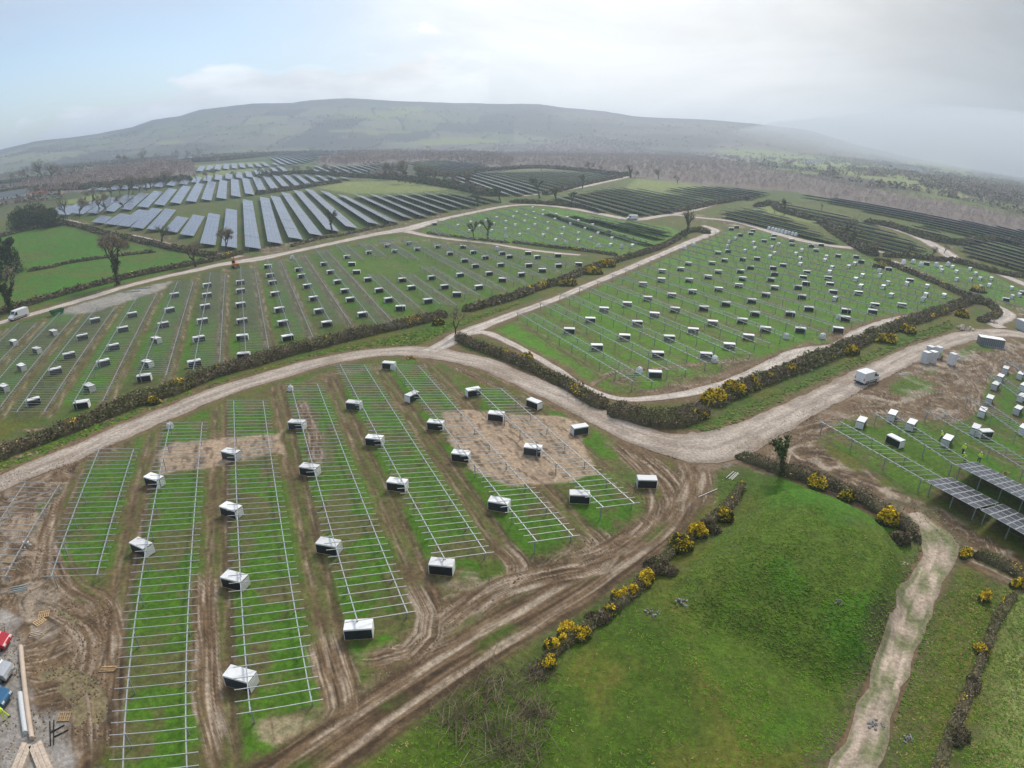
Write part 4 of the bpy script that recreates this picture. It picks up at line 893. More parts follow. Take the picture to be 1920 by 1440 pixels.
add_hedge([(1395, 905), (1370, 945), (1340, 972), (1300, 1003), (1265, 1030), (1220, 1075), (1185, 1112), (1150, 1142), (1090, 1185), (1040, 1225), (1005, 1255)], 1.7, 1.1, 'thin brown hedge with gorse between near muddy track and mound', 18, gorse=.02, dens=1.1)
add_hedge([(1820, 1042), (1860, 1052), (1920, 1085), (1990, 1120)], 2.4, 1.5, 'dark hedge right of the clay drive, beside the muddy track', 19, gorse=.05)
add_hedge([(1905, 1110), (1870, 1160), (1845, 1225), (1815, 1300), (1785, 1370), (1755, 1450), (1740, 1500)], 1.6, .9, 'low brown hedge between the clay drive and the yellowish corner meadow', 20, gorse=.04)
add_hedge([(-30, 598), (30, 580), (75, 566), (140, 547), (200, 531), (260, 517), (310, 507), (360, 497), (410, 487), (455, 475)], 3.8, 2.0, 'gorse flecked hedge above the upper left road', 21, gorse=.06)
add_hedge([(120, 419), (155, 427), (200, 440), (237, 447), (275, 456), (325, 467), (375, 477), (410, 484)], 5, 2.2, 'dark straight hedge between green pasture and the front panel field', 22, gorse=0)
add_hedge([(50, 510), (95, 502), (125, 495), (175, 487), (250, 477), (292, 473)], 2.6, 1.4, 'low hedge dividing the two green pastures', 23, gorse=0)
add_hedge([(-40, 452), (0, 445), (37, 435), (75, 427), (112, 420)], 4, 2.2, 'hedge along the top of the upper pasture', 24, gorse=0)
add_hedge([(960, 455), (1010, 461), (1070, 468), (1120, 474), (1158, 480)], 3, 1.3, 'low brown hedge below the upper frame field', 25, gorse=.03)
add_hedge([(800, 437), (850, 444), (900, 450), (955, 456)], 2.5, .9, 'scrubby bank above the middle spur track', 26, gorse=.0)
add_hedge([(1255, 398), (1297, 391), (1345, 381), (1400, 372)], 8, 2.4, 'scrub hedge between two dark panel fields, by the road', 27, gorse=0)
add_hedge([(1640, 487), (1665, 495), (1715, 515), (1765, 536), (1815, 558), (1862, 574)], 4, 1.9, 'diagonal hedge between the large right field and far right field', 28, gorse=.08)
add_hedge([(1540, 417), (1560, 432), (1590, 452), (1612, 467), (1640, 480)], 7, 3.2, 'steep scrub hedge beside the striped panel block', 29, gorse=0)
add_hedge([(1655, 481), (1715, 484), (1790, 492), (1830, 502), (1880, 515), (1920, 520)], 5, 2.2, 'dark hedge along the lower side of the far road', 30, gorse=.03)
add_hedge([(1800, 566), (1850, 572), (1870, 588), (1850, 600), (1835, 604)], 4, 1.9, 'hedge clump beside the pale tracks at the right', 31, gorse=.05)
add_hedge([(545, 463), (600, 448), (640, 442), (700, 429), (745, 420)], 3, 1.2, 'brown scrub bank between upper road and front panels', 32, gorse=0)
for q, (px, wd, ht, lab) in enumerate([
    ([(640, 342), (600, 347), (560, 354), (510, 361), (480, 366)], 7, 3, 'scrub line between the two bright left panel blocks'),
    ([(700, 334), (760, 338), (850, 352), (900, 363), (935, 368)], 12, 5, 'scrub strip right of the oval meadow'),
    ([(955, 379), (1010, 382), (1070, 386), (1120, 394)], 7, 2.5, 'brown verge above the upper frame field'),
    ([(480, 334), (560, 326), (640, 331), (700, 334)], 8, 4, 'hedge of bushes behind the second panel block'),
    ([(0, 366), (100, 357), (200, 352), (300, 344), (360, 338)], 14, 6, 'dark hedge below the brown wood'),
    ([(0, 345), (80, 336), (200, 320), (320, 305)], 12, 5, 'far left hedge above the brown wood'),
    ([(0, 330), (100, 318), (220, 309), (330, 296), (480, 288)], 14, 6, 'distant left hedge across pale green fields'),
    ([(0, 316), (120, 303), (300, 290), (480, 281), (640, 279)], 18, 7, 'distant hedge crossing the far plain'),
    ([(340, 305), (430, 300), (560, 284), (700, 282)], 16, 7, 'distant dark hedge beyond small panel blocks'),
    ([(780, 318), (850, 332), (900, 322), (950, 318), (1030, 316), (1180, 331)], 9, 4, 'hedge round the dark striped panels'),
    ([(1165, 333), (1110, 343), (1060, 356), (1020, 366)], 6, 2.5, 'roadside hedge between two dark striped panel blocks'),
    ([(1415, 388), (1450, 384), (1465, 396), (1530, 414)], 7, 3, 'hedge between striped panels and long dark block'),
    ([(1620, 416), (1680, 428), (1740, 448), (1800, 458), (1860, 450), (1930, 462)], 8, 3, 'hedge between dark right panel blocks')]):
    add_hedge(px, wd, ht, lab, 50+q, far=True, gorse=0, dens=.8, green=.5)

def bush(px, py, rx, ry, h, seed, name='gorse_bush', yellow=.7, brown=.1, lab=None, cat='gorse bush', grp=None, z=None):
    rg = np.random.default_rng(seed); x, y = W1(px, py, .5); z0 = gz(x, y)
    dist = math.hypot(x, y); size = max(.09, dist*.0021); n = int(900*(rx*ry*h)/(size/.1)**1.6*3); n = max(140, min(5200, n))
    lob = [(rg.uniform(-.55, .55)*rx, rg.uniform(-.55, .55)*ry, rg.uniform(.55, 1)*h, rg.uniform(.42, .7)) for _ in range(6)]
    parts = []
    for lx, ly, lh, lr in lob:
        K = 8; th = np.linspace(0, 2*math.pi, K+1)[:-1]; V = []
        for a, ph in enumerate(np.linspace(0, math.pi/2, 5)):
            for t in th: V.append((x+lx+math.cos(t)*math.cos(ph)*lr*rx*.82, y+ly+math.sin(t)*math.cos(ph)*lr*ry*.82, z0-.05+math.sin(ph)*lh*.8))
        F = [(a*K+b, a*K+(b+1) % K, (a+1)*K+(b+1) % K, (a+1)*K+b) for a in range(4) for b in range(K)]
        parts.append((np.array(V), np.array(F), 0))
    q = rg.integers(0, len(lob), n); lb = np.array(lob)[q]; d = rg.normal(size=(n, 3)); d[:, 2] = np.abs(d[:, 2]); d /= np.linalg.norm(d, axis=1)[:, None]; rad = .72+.42*rg.random(n)
    P = np.stack([x+lb[:, 0]+d[:, 0]*lb[:, 3]*rx*rad, y+lb[:, 1]+d[:, 1]*lb[:, 3]*ry*rad, z0+d[:, 2]*lb[:, 2]*rad], 1)
    V, F = leaf_cloud(P, size*(.5+rg.random(n)), rg)
    hh = (P[:, 2]-z0)/h; patch = vnoise(P[:, 0]*2.3, P[:, 1]*2.3+P[:, 2]*2, seed); r_ = rg.random(n)
    mi = np.where(r_ < .5, 3, 4); mi = np.where(r_ < brown, 1, mi); mi = np.where((rg.random(n) < yellow*sst(.1, .45, hh)) & (patch > .52-yellow*.45), 5, mi)
    V, F, Mi = join(parts+[(V, F, mi)])
    o = link(name, np_mesh(name, V, F, HM, mi=Mi)); tag(o, lab, cat, grp); return o
for q, (px, py, rx, ry, h, yl, lab) in enumerate([
    (1207, 1085, 1.15, .95, 1.6, .9, 'bright orange flowering gorse bush, largest of the near hedge clump'), (1163, 1113, .75, .7, 1.3, .85, 'orange gorse bush left of the largest gorse in near hedge'),
    (1187, 1106, .6, .6, 1.1, .85, 'small orange gorse between two bigger near gorse bushes'), (1143, 1141, .6, .6, 1.0, .6, 'half flowered gorse bush below the near gorse clump'),
    (1066, 1176, .95, .7, 1.2, .9, 'wide orange gorse bush, upper left of lowest gorse group'), (1094, 1187, 1.0, .75, 1.2, .75, 'orange gorse bush, right side of lowest gorse group'),
    (1045, 1205, .95, .75, 1.2, .85, 'orange gorse bush in the middle of lowest gorse group'), (1030, 1236, .7, .6, 1.0, .7, 'orange gorse bush at the foot of lowest gorse group'),
    (1277, 1021, 1.2, 1.0, 1.7, .5, 'brownish orange gorse bush between near track and mound top'), (1305, 995, 1.1, .9, 1.6, .85, 'bright gorse bush just left of the mound top'),
    (1358, 966, 1.1, .9, 1.6, .55, 'gorse bush by the mound corner nearest the junction'), (1535, 906, 1.2, 1.0, 1.6, .8, 'gorse bush behind the mound, left one of three'),
    (1590, 930, 1.6, .9, 1.5, .55, 'long gorse bush behind the middle of mound'), (1668, 975, 1.5, 1.2, 1.9, .8, 'bright round gorse bush behind the right mound shoulder'),
    (1812, 1037, .8, .7, 1.2, .8, 'small gorse bush at the head of the clay drive'), (1845, 1118, .9, .6, 1.1, .8, 'gorse bush right of the clay drive near its top'),
    (1842, 1217, .5, .8, .9, .7, 'narrow gorse bush right of the clay drive lower down'), (1907, 1092, .9, .7, 1.2, .7, 'gorse bush near right edge below solar tables'),
    (985, 672, 1.6, 1.1, 1.6, .7, 'gorse bush beside the narrow track left of big right field'), (1180, 775, 1.3, 1, 1.4, .4, 'small gorse in the crook thicket, left end'),
    (1335, 748, 2.2, 1.6, 2.4, .75, 'big gorse bush above the road bend, left one'), (1375, 735, 2.2, 1.6, 2.3, .7, 'big gorse bush above the road bend, middle one'), (1410, 722, 2.0, 1.5, 2.3, .6, 'big gorse bush above the road bend, right one'),
    (1308, 782, 2.0, 1.3, 1.5, .6, 'low gorse bush on the grass bank at the road bend'), (1476, 697, 2, 1.4, 2, .6, 'gorse bush in right roadside hedge, above the green bank'), (1595, 660, 2.2, 1.4, 2, .65, 'gorse bush in right roadside hedge, left of the white van'),
    (1660, 637, 2.2, 1.5, 2, .6, 'gorse bush in right roadside hedge, above the white van'), (1700, 620, 2.2, 1.5, 2, .6, 'gorse bush in right roadside hedge, right of the van'), (1130, 497, 4.0, 2.2, 2.6, .6, 'gorse bush beside the diagonal track, upper one'), (1112, 510, 3.6, 2.0, 2.3, .6, 'gorse bush beside the diagonal track, lower one'),
    (1062, 532, 3, 1.8, 1.8, .5, 'gorse bush at the foot of the diagonal track hedge'), (822, 604, 1.4, 1.1, 1.5, .5, 'small gorse near the bare tree at the track fork'), (290, 752, 1.2, .9, 1.3, .5, 'small gorse in the long left bramble hedge'),
    (1800, 590, 2.2, 1.6, 2.0, .6, 'gorse bush at the right end of roadside hedge'), (1835, 545, 2.5, 1.6, 2.0, .5, 'gorse bush beside the far right diagonal track'), (1650, 500, 3, 2, 2.2, .5, 'gorse bush at top corner of the big right field')]):
    bush(px, py, rx, ry, h, 300+q, yellow=yl, lab=lab, grp='flowering gorse bushes')
for q, (px, py, rx, ry, h, lab) in enumerate([
    (1235, 1060, 1.5, 1.1, 1.4, 'dark leafless shrub between two near gorse bushes'), (1120, 1155, 1.2, .8, .9, 'dark bramble clump between near gorse groups'), (1330, 985, 1.2, .9, 1.2, 'brown bramble clump left of the mound'),
    (1690, 1010, 1.3, 1, 1.5, 'dark rounded bush at the end of mound hedge'),
    (1830, 1275, .8, 1.1, .8, 'brown bush in the low hedge right of clay drive'), (1800, 1370, .9, 1.1, .8, 'brown bush near bottom right hedge')]):
    bush(px, py, rx, ry, h, 400+q, name='bramble_bush', yellow=0, brown=.8, lab=lab, cat='bush')
def brushwood(px, py, r, h, seed, lab, n=420):
    r *= 1.45; h *= .6; n = 150
    """a low heap of bare arching twigs"""
    rg = np.random.default_rng(seed); x, y = W1(px, py); z = gz(x, y); c = rg.normal(size=(n, 2))*r*.42; a = rg.random(n)*6.28; l = r*(.25+.5*rg.random(n)); up = h*(.2+.8*rg.random(n))
    p0 = np.stack([x+c[:, 0], y+c[:, 1]*.8, z+0*a], 1); p1 = p0+np.stack([np.cos(a)*l*.6, np.sin(a)*l*.6, up], 1); p2 = p1+np.stack([np.cos(a)*l*.6, np.sin(a)*l*.6, up*(rg.random(n)-.6)], 1)
    w_ = .012+.016*rg.random(n); s = np.stack([-np.sin(a)*w_, np.cos(a)*w_, w_*0], 1); s2 = np.stack([w_*0, w_*0, w_], 1); V = []; F = []
    for q0, q1 in ((p0, p1), (p1, p2)):
        for o_ in (s, s2): k = len(V)*0+sum(len(v) for v in V); V.append(np.stack([q0-o_, q0+o_, q1+o_*.6, q1-o_*.6], 1).reshape(-1, 3)); F.append(np.arange(4*n).reshape(n, 4)+k)
    mi = np.tile(np.where(rg.random(n) < .6, 1, 2), 4)
    P = np.stack([x+rg.normal(size=n*2)*r*.5, y+rg.normal(size=n*2)*r*.4, z+h*.25*rg.random(n*2)], 1); Vl, Fl = leaf_cloud(P, .07, rg)
    V, F, Mi = join([(np.vstack(V), np.vstack(F), mi), (Vl, Fl, np.where(rg.random(n*2) < .6, 3, 4))])
    o = link('brushwood', np_mesh('brushwood', V, F, HM, mi=Mi)); tag(o, lab, 'brushwood')
for q, a in enumerate([(925, 1290, 1.9, .9, 'dark twiggy brushwood at bottom centre, upper heap'), (868, 1345, 1.9, .9, 'pale twiggy brushwood at bottom centre, middle heap'), (960, 1405, 2.2, .8, 'pale twiggy brushwood on the bottom edge'), (1008, 1262, 1.0, .7, 'bare twigs at foot of the lowest gorse bush'),
                       (1000, 1330, 1.4, .3, 'thin scatter of twigs on the yellowish grass')]): brushwood(a[0], a[1], a[2], a[3], 440+q, a[4], n=300)
def tube_np(p0, p1, r0, r1, k=5):
    d = p1-p0; L = np.linalg.norm(d)+1e-9; d = d/L; a = np.cross(d, [0, 0, 1.]) if abs(d[2]) < .95 else np.cross(d, [1., 0, 0]); a /= np.linalg.norm(a); b = np.cross(d, a)
    t = np.arange(k)*2*math.pi/k; c = np.cos(t)[:, None]*a+np.sin(t)[:, None]*b
    V = np.vstack([p0+c*r0, p1+c*r1]); F = np.array([(i, (i+1) % k, (i+1) % k+k, i+k) for i in range(k)]); return V, F
def tree_data(h, seed, spread=.45, ivy=.0, pollard=False, trunk=.05, twigs=1., leafy=0, depth=4, fine=.0):
    rg = np.random.default_rng(seed); wood = []; tips = []
    def grow(p, d, L, r, lev):
        seg = 2; q = p
        for i in range(seg):
            d2 = d+rg.normal(size=3)*.13; d2[2] += .06; d2 /= np.linalg.norm(d2); e = q+d2*L/seg; r1 = r*(1-.28*(i+1)/seg)
            wood.append((*tube_np(q, e, r*(1-.28*i/seg), r1, 6 if lev == 0 else 4), lev)); q = e; d = d2
        tips.append((q, L, lev))
        if lev >= depth: return
        nb = rg.integers(2, 4) if not (lev == 0 and pollard) else 4
        for _ in range(nb):
            v = rg.normal(size=3); v -= v@d*d; v /= np.linalg.norm(v); a = rg.uniform(.35, .85)*(spread/.45); nd = d*math.cos(a)+v*math.sin(a); nd[2] = nd[2]*.9+.15
            grow(q, nd/np.linalg.norm(nd), L*rg.uniform(.62, .82), r*.62, lev+1)
    d0 = np.array([rg.uniform(-.08, .08), rg.uniform(-.08, .08), 1.]); d0 /= np.linalg.norm(d0)
    grow(np.array([0, 0, -.2]), d0, h*(.34 if not pollard else .4), h*trunk, 0)
    parts = [(v, f, 0) for v, f, l in wood]
    top = max(t[0][2] for t in tips)
    P = []
    for q, L, lev in tips:
        if lev >= depth-1:
            n = int(14*twigs); P.append(q+rg.normal(size=(n, 3))*L*.42)
    cr = []
    if P and twigs > 0:
        P = np.vstack(P); V, F = leaf_cloud(P, (.012+.012*fine)*h*(1+rg.random(len(P)))*1.6, rg)
        # twigs: long thin slivers, or leaves
        if leafy: cr.append((V, F, np.where(rg.random(len(F)) < .6, 3, 2)))
        else:
            a = rg.normal(size=(len(P), 3)); a[:, 2] = np.abs(a[:, 2])+.3; a /= np.linalg.norm(a, axis=1)[:, None]; l = h*.05*(.5+rg.random(len(P)))[:, None]; b = np.cross(a, rg.normal(size=(len(P), 3))); b /= np.linalg.norm(b, axis=1)[:, None]
            w_ = h*.0016*(1+fine*2.5)
            V = np.stack([P-a*l-b*w_, P-a*l+b*w_, P+a*l+b*w_*.4, P+a*l-b*w_*.4], 1).reshape(-1, 3); cr.append((V, np.arange(len(V)).reshape(-1, 4), 1))
    if ivy:
        n = int(420*ivy); Q = []
        lim = [w_ for w_ in wood if w_[2] <= (2 if pollard else 1)]
        for i in range(n):
            v = lim[rg.integers(len(lim))][0]; k = len(v)//2; t = rg.random(); c = v[rg.integers(k)]*(1-t)+v[k+rg.integers(k)]*t; Q.append(c+rg.normal(size=3)*h*.022)
        V, F = leaf_cloud(np.array(Q), h*.022*(.6+rg.random(n)), rg); cr.append((V, F, np.where(rg.random(len(F)) < .65, 3, 2)))
    sc = h/top
    out = []
    for grp_ in (parts, cr):
        if not grp_: out.append(None); continue
        V, F, Mi = join(grp_); out.append((V*sc, F, Mi))
    return out
TM = [M['bark'], M['twig2'], M['bramble'], M['leaf']]
def tree(px, py, h, seed, lab, name='bare_tree', world=None, grp=None, **k):
    x, y = world if world else W1(px, py); root = empty(name, (x, y, gz(x, y))); d = tree_data(h, seed, **k)
    link('trunk', np_mesh('trunk', d[0][0], d[0][1], TM, mi=d[0][2]), root)
    if d[1] is not None: link('crown', np_mesh('crown', d[1][0], d[1][1], TM, mi=d[1][2]), root)
    tag(root, lab, 'tree', grp); return root
tree(222, 534, 15.5, 1, 'tall bare tree with ivied forked trunk in the lower pasture hedge', ivy=1.6, depth=5, spread=.42, fine=1, twigs=1.2)
tree(25, 585, 12.5, 2, 'ivy covered tree above the parked white van, far left', 'ivy_tree', ivy=3, depth=3, twigs=.5, fine=1)
tree(367, 500, 8.5, 3, 'small dark leafless tree in the hedge left of the panels', ivy=.2, depth=4, fine=1)
tree(302, 456, 7.5, 4, 'stubby ivied tree beside the left access track', 'ivy_tree', ivy=2, depth=3, pollard=True, twigs=.4, fine=1)
tree(425, 474, 10, 5, 'feathery bare tree in front of the lowest solar rows', depth=5, fine=1, spread=.5)
tree(625, 437, 11, 6, 'cut back ivied trunks in front of the blue panels', 'pollard_tree', ivy=1.6, pollard=True, depth=2, twigs=.2, trunk=.035, fine=1)
tree(896, 387, 9.5, 7, 'ivied pollard at right end of the front panels', 'pollard_tree', ivy=1.6, pollard=True, depth=2, twigs=.2, trunk=.035, fine=1)
tree(939, 381, 9.5, 8, 'ivied pollard right of the last front panel row', 'pollard_tree', ivy=1.6, pollard=True, depth=2, twigs=.2, trunk=.035, fine=1)
tree(889, 450, 8, 9, 'slim ivied pollard on the bank below upper frame field', 'pollard_tree', ivy=1.3, pollard=True, depth=2, twigs=.15, trunk=.03, fine=1)
tree(915, 451, 9.5, 10, 'forked ivied pollard beside slim pollard, upper frame field', 'pollard_tree', ivy=1.5, pollard=True, depth=2, twigs=.15, trunk=.035, fine=1)
tree(1287, 440, 12, 11, 'tall ivied broken tree at the top bend of the diagonal track', 'ivy_tree', ivy=2.6, pollard=True, depth=3, twigs=.4, trunk=.035, fine=1)
tree(1042, 384, 10, 12, 'slender ivied pollard left of dark striped panels', 'pollard_tree', ivy=1.6, pollard=True, depth=2, twigs=.1, trunk=.03, fine=1)
tree(1070, 388, 9, 13, 'short ivied pollard below the dark striped panels', 'pollard_tree', ivy=1.4, pollard=True, depth=2, twigs=.1, trunk=.03, fine=1)
tree(856, 630, 6.2, 14, 'twisted bare hawthorn at the track fork, centre of photo', depth=4, twigs=.7, trunk=.03, spread=.6)
tree(1465, 892, 5.6, 15, 'ivied pollard with three stems behind the mound, by muddy track', 'pollard_tree', ivy=1.6, pollard=True, depth=1, twigs=.25, trunk=.035, spread=.35)
tree(1470, 402, 9, 16, 'slim dark tree beside the long dark panel block', 'ivy_tree', ivy=1.6, pollard=True, depth=2, twigs=.2, trunk=.03, fine=1)
tree(1594, 458, 9, 17, 'ragged ivied tree in the steep hedge, right background', 'ivy_tree', ivy=1.8, depth=3, twigs=.8, fine=1)
tree(1580, 448, 10, 18, 'small ragged tree left of the ragged ivied tree', ivy=.6, depth=3, twigs=.8, fine=1)
tree(1182, 333, 12, 19, 'lone dark tree at the end of hill road', 'ivy_tree', ivy=3, depth=3, twigs=.5, fine=1)
tree(1092, 352, 10, 20, 'ivied pollard beside the hill road', 'pollard_tree', ivy=2, pollard=True, depth=2, twigs=.2, fine=1, trunk=.035)
tree(1012, 372, 13, 21, 'low ivied pollard at the foot of hill road', 'pollard_tree', ivy=2, pollard=True, depth=2, twigs=.2, fine=1, trunk=.035)
# leafy conifers and round trees on the left
for q, (px, py, h, rx, lab) in enumerate([(22, 512, 15, 5.5, 'dark evergreen tree at the left edge, foremost'), (-12, 500, 17, 6, 'dark evergreen cut off by the left edge'), (-5, 530, 12, 6, 'dark low evergreen at the left edge'), (38, 432, 17, 7.5, 'broad dark ivied tree, left of the tree group'), (60, 425, 19, 8, 'round twiggy tree in middle of the left tree group'),
        (82, 424, 18, 7.5, 'round brown tree, right of middle in left tree group'), (100, 424, 16, 6.5, 'dark rounded tree at right end of left group')]):
    rg = np.random.default_rng(700+q); x, y = W1(px, py); root = empty('broadleaf_tree' if q > 2 else 'evergreen_tree', (x, y, 0)); n = 3600
    lob = [(rg.normal()*rx*.42, rg.normal()*rx*.42, rg.uniform(.35, .85)*h, rg.uniform(.35, .6)*rx) for _ in range(11)]+[(0, 0, h*.5, rx*.6), (0, 0, h*.82, rx*.4)]
    if q <= 2: lob = [(rg.normal()*rx*.2, rg.normal()*rx*.2, f*h, rx*(.75-.55*f)) for f in np.linspace(.1, .92, 11)]
    lb = np.array(lob)[rg.integers(0, len(lob), n)]; d = rg.normal(size=(n, 3)); d /= np.linalg.norm(d, axis=1)[:, None]; P = lb[:, :3]+d*lb[:, 3:4]*(.6+.5*rg.random((n, 1))); P[:, 2] = np.abs(P[:, 2])
    V, F = leaf_cloud(P, .42*(.5+rg.random(n)), rg); mi = np.where(rg.random(n) < (.75 if q <= 2 else .35), 3, np.where(rg.random(n) < .6, 0, 2))
    td = tree_data(h*.9, 720+q, depth=3, twigs=0, trunk=.035); link('trunk', np_mesh('trunk', td[0][0], td[0][1], TM, mi=td[0][2]), root)
    link('crown', np_mesh('crown', V, F, TM, mi=mi), root); tag(root, lab, 'tree')
# far trees: a few kinds copied about, each standing where the photo shows one
M['fbark'] = mat('grey bark', (.15, .13, .105), .9, .1, noise=.3, scale=1); M['fivy'] = mat('ivy far', (.12, .135, .07), .9, .1, noise=.3, scale=1)
TF = [M['fbark'], M['twig2'], M['fivy'], M['fivy']]
kinds = []
for q in range(6):
    d = tree_data(14+q % 3*2, 800+q, ivy=1.0 if q % 2 else .2, depth=4 if q < 4 else 3, twigs=.6, fine=1.4, pollard=(q == 5), trunk=.03)
    kinds.append((np_mesh('trunk', d[0][0], d[0][1], TF, mi=d[0][2]), np_mesh('crown', d[1][0], d[1][1], TF, mi=d[1][2])))
def far_tree(px, py, sc, lab, q, grp):
    x, y = W1(px, py); a, b = kinds[q % 6]; root = empty('bare_tree', (x, y, gz(x, y)), q*1.7); sc *= .8; root.scale = (sc, sc, sc*random.uniform(.85, 1.1)); link('trunk', a, root); link('crown', b, root); tag(root, lab, 'tree', grp)
def far_row(pts, sc, where, grp):
    for i, p in enumerate(sorted(pts)): far_tree(p[0], p[1], sc*(p[2] if len(p) > 2 else 1), 'bare dark tree %s, %s from left' % (where, ORD[i+1]), int(p[0]*7+p[1]), grp)
far_row([(127, 412, .8), (150, 408), (175, 380), (187, 396, .8), (202, 399, .9), (210, 374), (233, 394, .8), (241, 370), (250, 364), (275, 358), (283, 354, .8), (307, 352), (312, 349, .9), (160, 383, .8), (225, 368, .8), (262, 362, .8)], 1.0, 'in front of the brown wood and left panels', 'ash trees by the left panels')
far_row([(345, 345, .7), (370, 342, .7), (388, 340, .7), (402, 338, .8), (440, 334, .7), (487, 332, .9), (497, 330, .7), (548, 326, .9), (556, 326, .8), (585, 328, .9), (609, 329, .8), (622, 331, .9), (635, 331, .7), (665, 334, .9), (675, 336, .8)], .8, 'in the hedge behind the second panel block', 'trees behind the second panel block')
far_row([(722, 336), (735, 337, .9), (748, 341, 1.1), (760, 343, 1.2), (770, 344, 1.3), (782, 345, 1.2), (793, 346, .9), (803, 342, .9), (815, 348, 1.0), (825, 349, .9), (843, 351, .9), (858, 354, .8), (871, 358, .9), (880, 362, .7)], 1.05, 'in the clump right of the oval meadow', 'clump right of the oval meadow')
far_row([(60, 345, 1.2), (82, 343, 1.3), (95, 342, 1.2), (118, 338, 1.1), (130, 336, .9), (230, 318), (262, 306, 1.3), (272, 305, 1.2), (292, 303, .8), (20, 349, 1), (40, 347, 1.1), (145, 332, .9), (330, 300, 1.0), (350, 298, 1.1), (372, 298, 1.2)], 1.35, 'among the far left fields', 'trees among the far left fields')
far_row([(1015, 320, .8), (1108, 326, 1.3), (1122, 325, .9), (1190, 334, .8), (1235, 336, 1), (1270, 345, .7), (1500, 300, .8), (1525, 318, .7), (1452, 398, .6), (1640, 480, .6), (1700, 483, .6), (1745, 486, .5), (1770, 475, .4), (1540, 395, .5)], .75, 'on the right side background', 'scattered trees in the right background')

# woods: each reads as one mass of bare crowns
def wood(P, h, n, lab, seed, name='woodland'):
    rg = np.random.default_rng(seed); x0, y0 = P.min(0); x1, y1 = P.max(0); cr = []
    # more crowns where they are near
    while len(cr) < n:
        m = n*6; u = rg.random(m); xs = x0+(x1-x0)*rg.random(m); ys = y0+(y1-y0)*u**1.0; r = np.hypot(xs, ys); ok = inside(xs, ys, P) & (rg.random(m) < np.clip((600/r)**1.1, .03, 1)); cr += list(zip(xs[ok], ys[ok]))
        if not ok.any(): break
    cr = np.array(cr[:n]); r = np.hypot(cr[:, 0], cr[:, 1]); parts = []
    hh = h*(.7+.6*rg.random(len(cr))); rad = hh*.33*np.clip(r/700, 1, 3.5)
    K = 46; c = np.repeat(np.arange(len(cr)), K); d = rg.normal(size=(len(c), 3)); d /= np.linalg.norm(d, axis=1)[:, None]
    H0 = ground_h(cr[:, 0], cr[:, 1])
    Pq = np.stack([cr[c, 0]+d[:, 0]*rad[c]*(.4+.65*rg.random(len(c))), cr[c, 1]+d[:, 1]*rad[c]*(.4+.65*rg.random(len(c))), H0[c]+hh[c]*(.52+.42*d[:, 2]*(.5+.5*rg.random(len(c))))], 1)
    V, F = leaf_cloud(Pq, ((.042 if h < 5 else .055)*hh[c]*np.clip(r[c]/600, 1, 2.6))*(.5+rg.random(len(c))), rg)
    mi = np.where(rg.random(len(F)) < .06, 1, 0); zone = fbm(cr[:, 0]/90, cr[:, 1]/90, seed)[c]; mi = np.where((zone > .6) & (rg.random(len(F)) < .25), 2, mi)
    # ground storey of trunks and brush
    o = link(name, np_mesh(name, V, F, [M['wood_far'], M['twig2'], M['bramble']], mi=mi)); tag(o, lab, 'woodland', kind='stuff')
wood(WOODS[0], 8, 900, 'brown leafless wood in the left middle distance', 901)
wood(WOODS[1], 8, 1100, 'brown leafless wood behind the centre panel blocks', 902)
wood(WOODS[2], 4.5, 9500, 'wide purple brown leafless wood right of centre', 903)
def scatter(lab, n, r0, r1, a0, a1, seed):
    """hedgerow bushes and copses of the far plain and slopes, too many to count"""
    rg = np.random.default_rng(seed); m = n*5; r = r0*(r1/r0)**rg.random(m); a = np.radians(a0+(a1-a0)*rg.random(m)); x = r*np.sin(a); y = r*np.cos(a)
    S = 130.; gx = x/S; gy = y/(S*1.4); ix = np.floor(gx); iy = np.floor(gy); b1 = np.full(m, 9.); b2 = b1.copy()
    for dx in (-1, 0, 1):
        for dy in (-1, 0, 1):
            cx = ix+dx; cy = iy+dy; d = np.hypot(gx-(cx+.15+.7*_h(cx, cy, 31)), gy-(cy+.15+.7*_h(cx, cy, 32))); c = d < b1; b2 = np.where(c, b1, np.minimum(b2, d)); b1 = np.where(c, d, b1)
    ok = ((b2-b1 < .06) & (rg.random(m) < .9)) | (fbm(x/300, y/300, 79) > .60)
    for Pm in list(FIELDS.values())+WOODS+YELLOWG[:9]: ok &= ~inside(x, y, Pm)
    for p in PVPOLYS: ok &= ~inside(x, y, p)
    x = x[ok][:n]; y = y[ok][:n]; r = np.hypot(x, y); hh = (3+4*rg.random(len(x)))*np.where(r > 1600, .75, 1); K = 14; c = np.repeat(np.arange(len(x)), K); H0 = ground_h(x, y)
    d = rg.normal(size=(len(c), 3)); d /= np.linalg.norm(d, axis=1)[:, None]; rd_ = hh[c]*.55
    P = np.stack([x[c]+d[:, 0]*rd_, y[c]+d[:, 1]*rd_, H0[c]+hh[c]*(.5+.45*d[:, 2])], 1); V, F = leaf_cloud(P, hh[c]*.26*(.5+rg.random(len(c))), rg)
    mi = np.where(rg.random(len(F)) < .5, 2, np.where(rg.random(len(F)) < .5, 0, 1)); o = link('hedgerow_scrub', np_mesh('hedgerow_scrub', V, F, [M['wood_far'], M['bramble'], M['wood_far']], mi=mi)); tag(o, lab, 'scrub', kind='stuff')
PVPOLYS = [W([(100, 412), (300, 450), (470, 475), (700, 425), (940, 372), (880, 355), (650, 325), (680, 282), (500, 276), (370, 310), (330, 335), (120, 360)], 0), W([(760, 330), (860, 352), (1010, 372), (1200, 405), (1400, 380), (1450, 360), (1180, 326), (1040, 318), (900, 300), (760, 302)], 0),
           W([(1330, 400), (1560, 460), (1930, 520), (1950, 430), (1440, 350)], 0)]
scatter('dark hedgerow bushes and copses across the far plain', 5200, 520, 1600, -46, 46, 911)
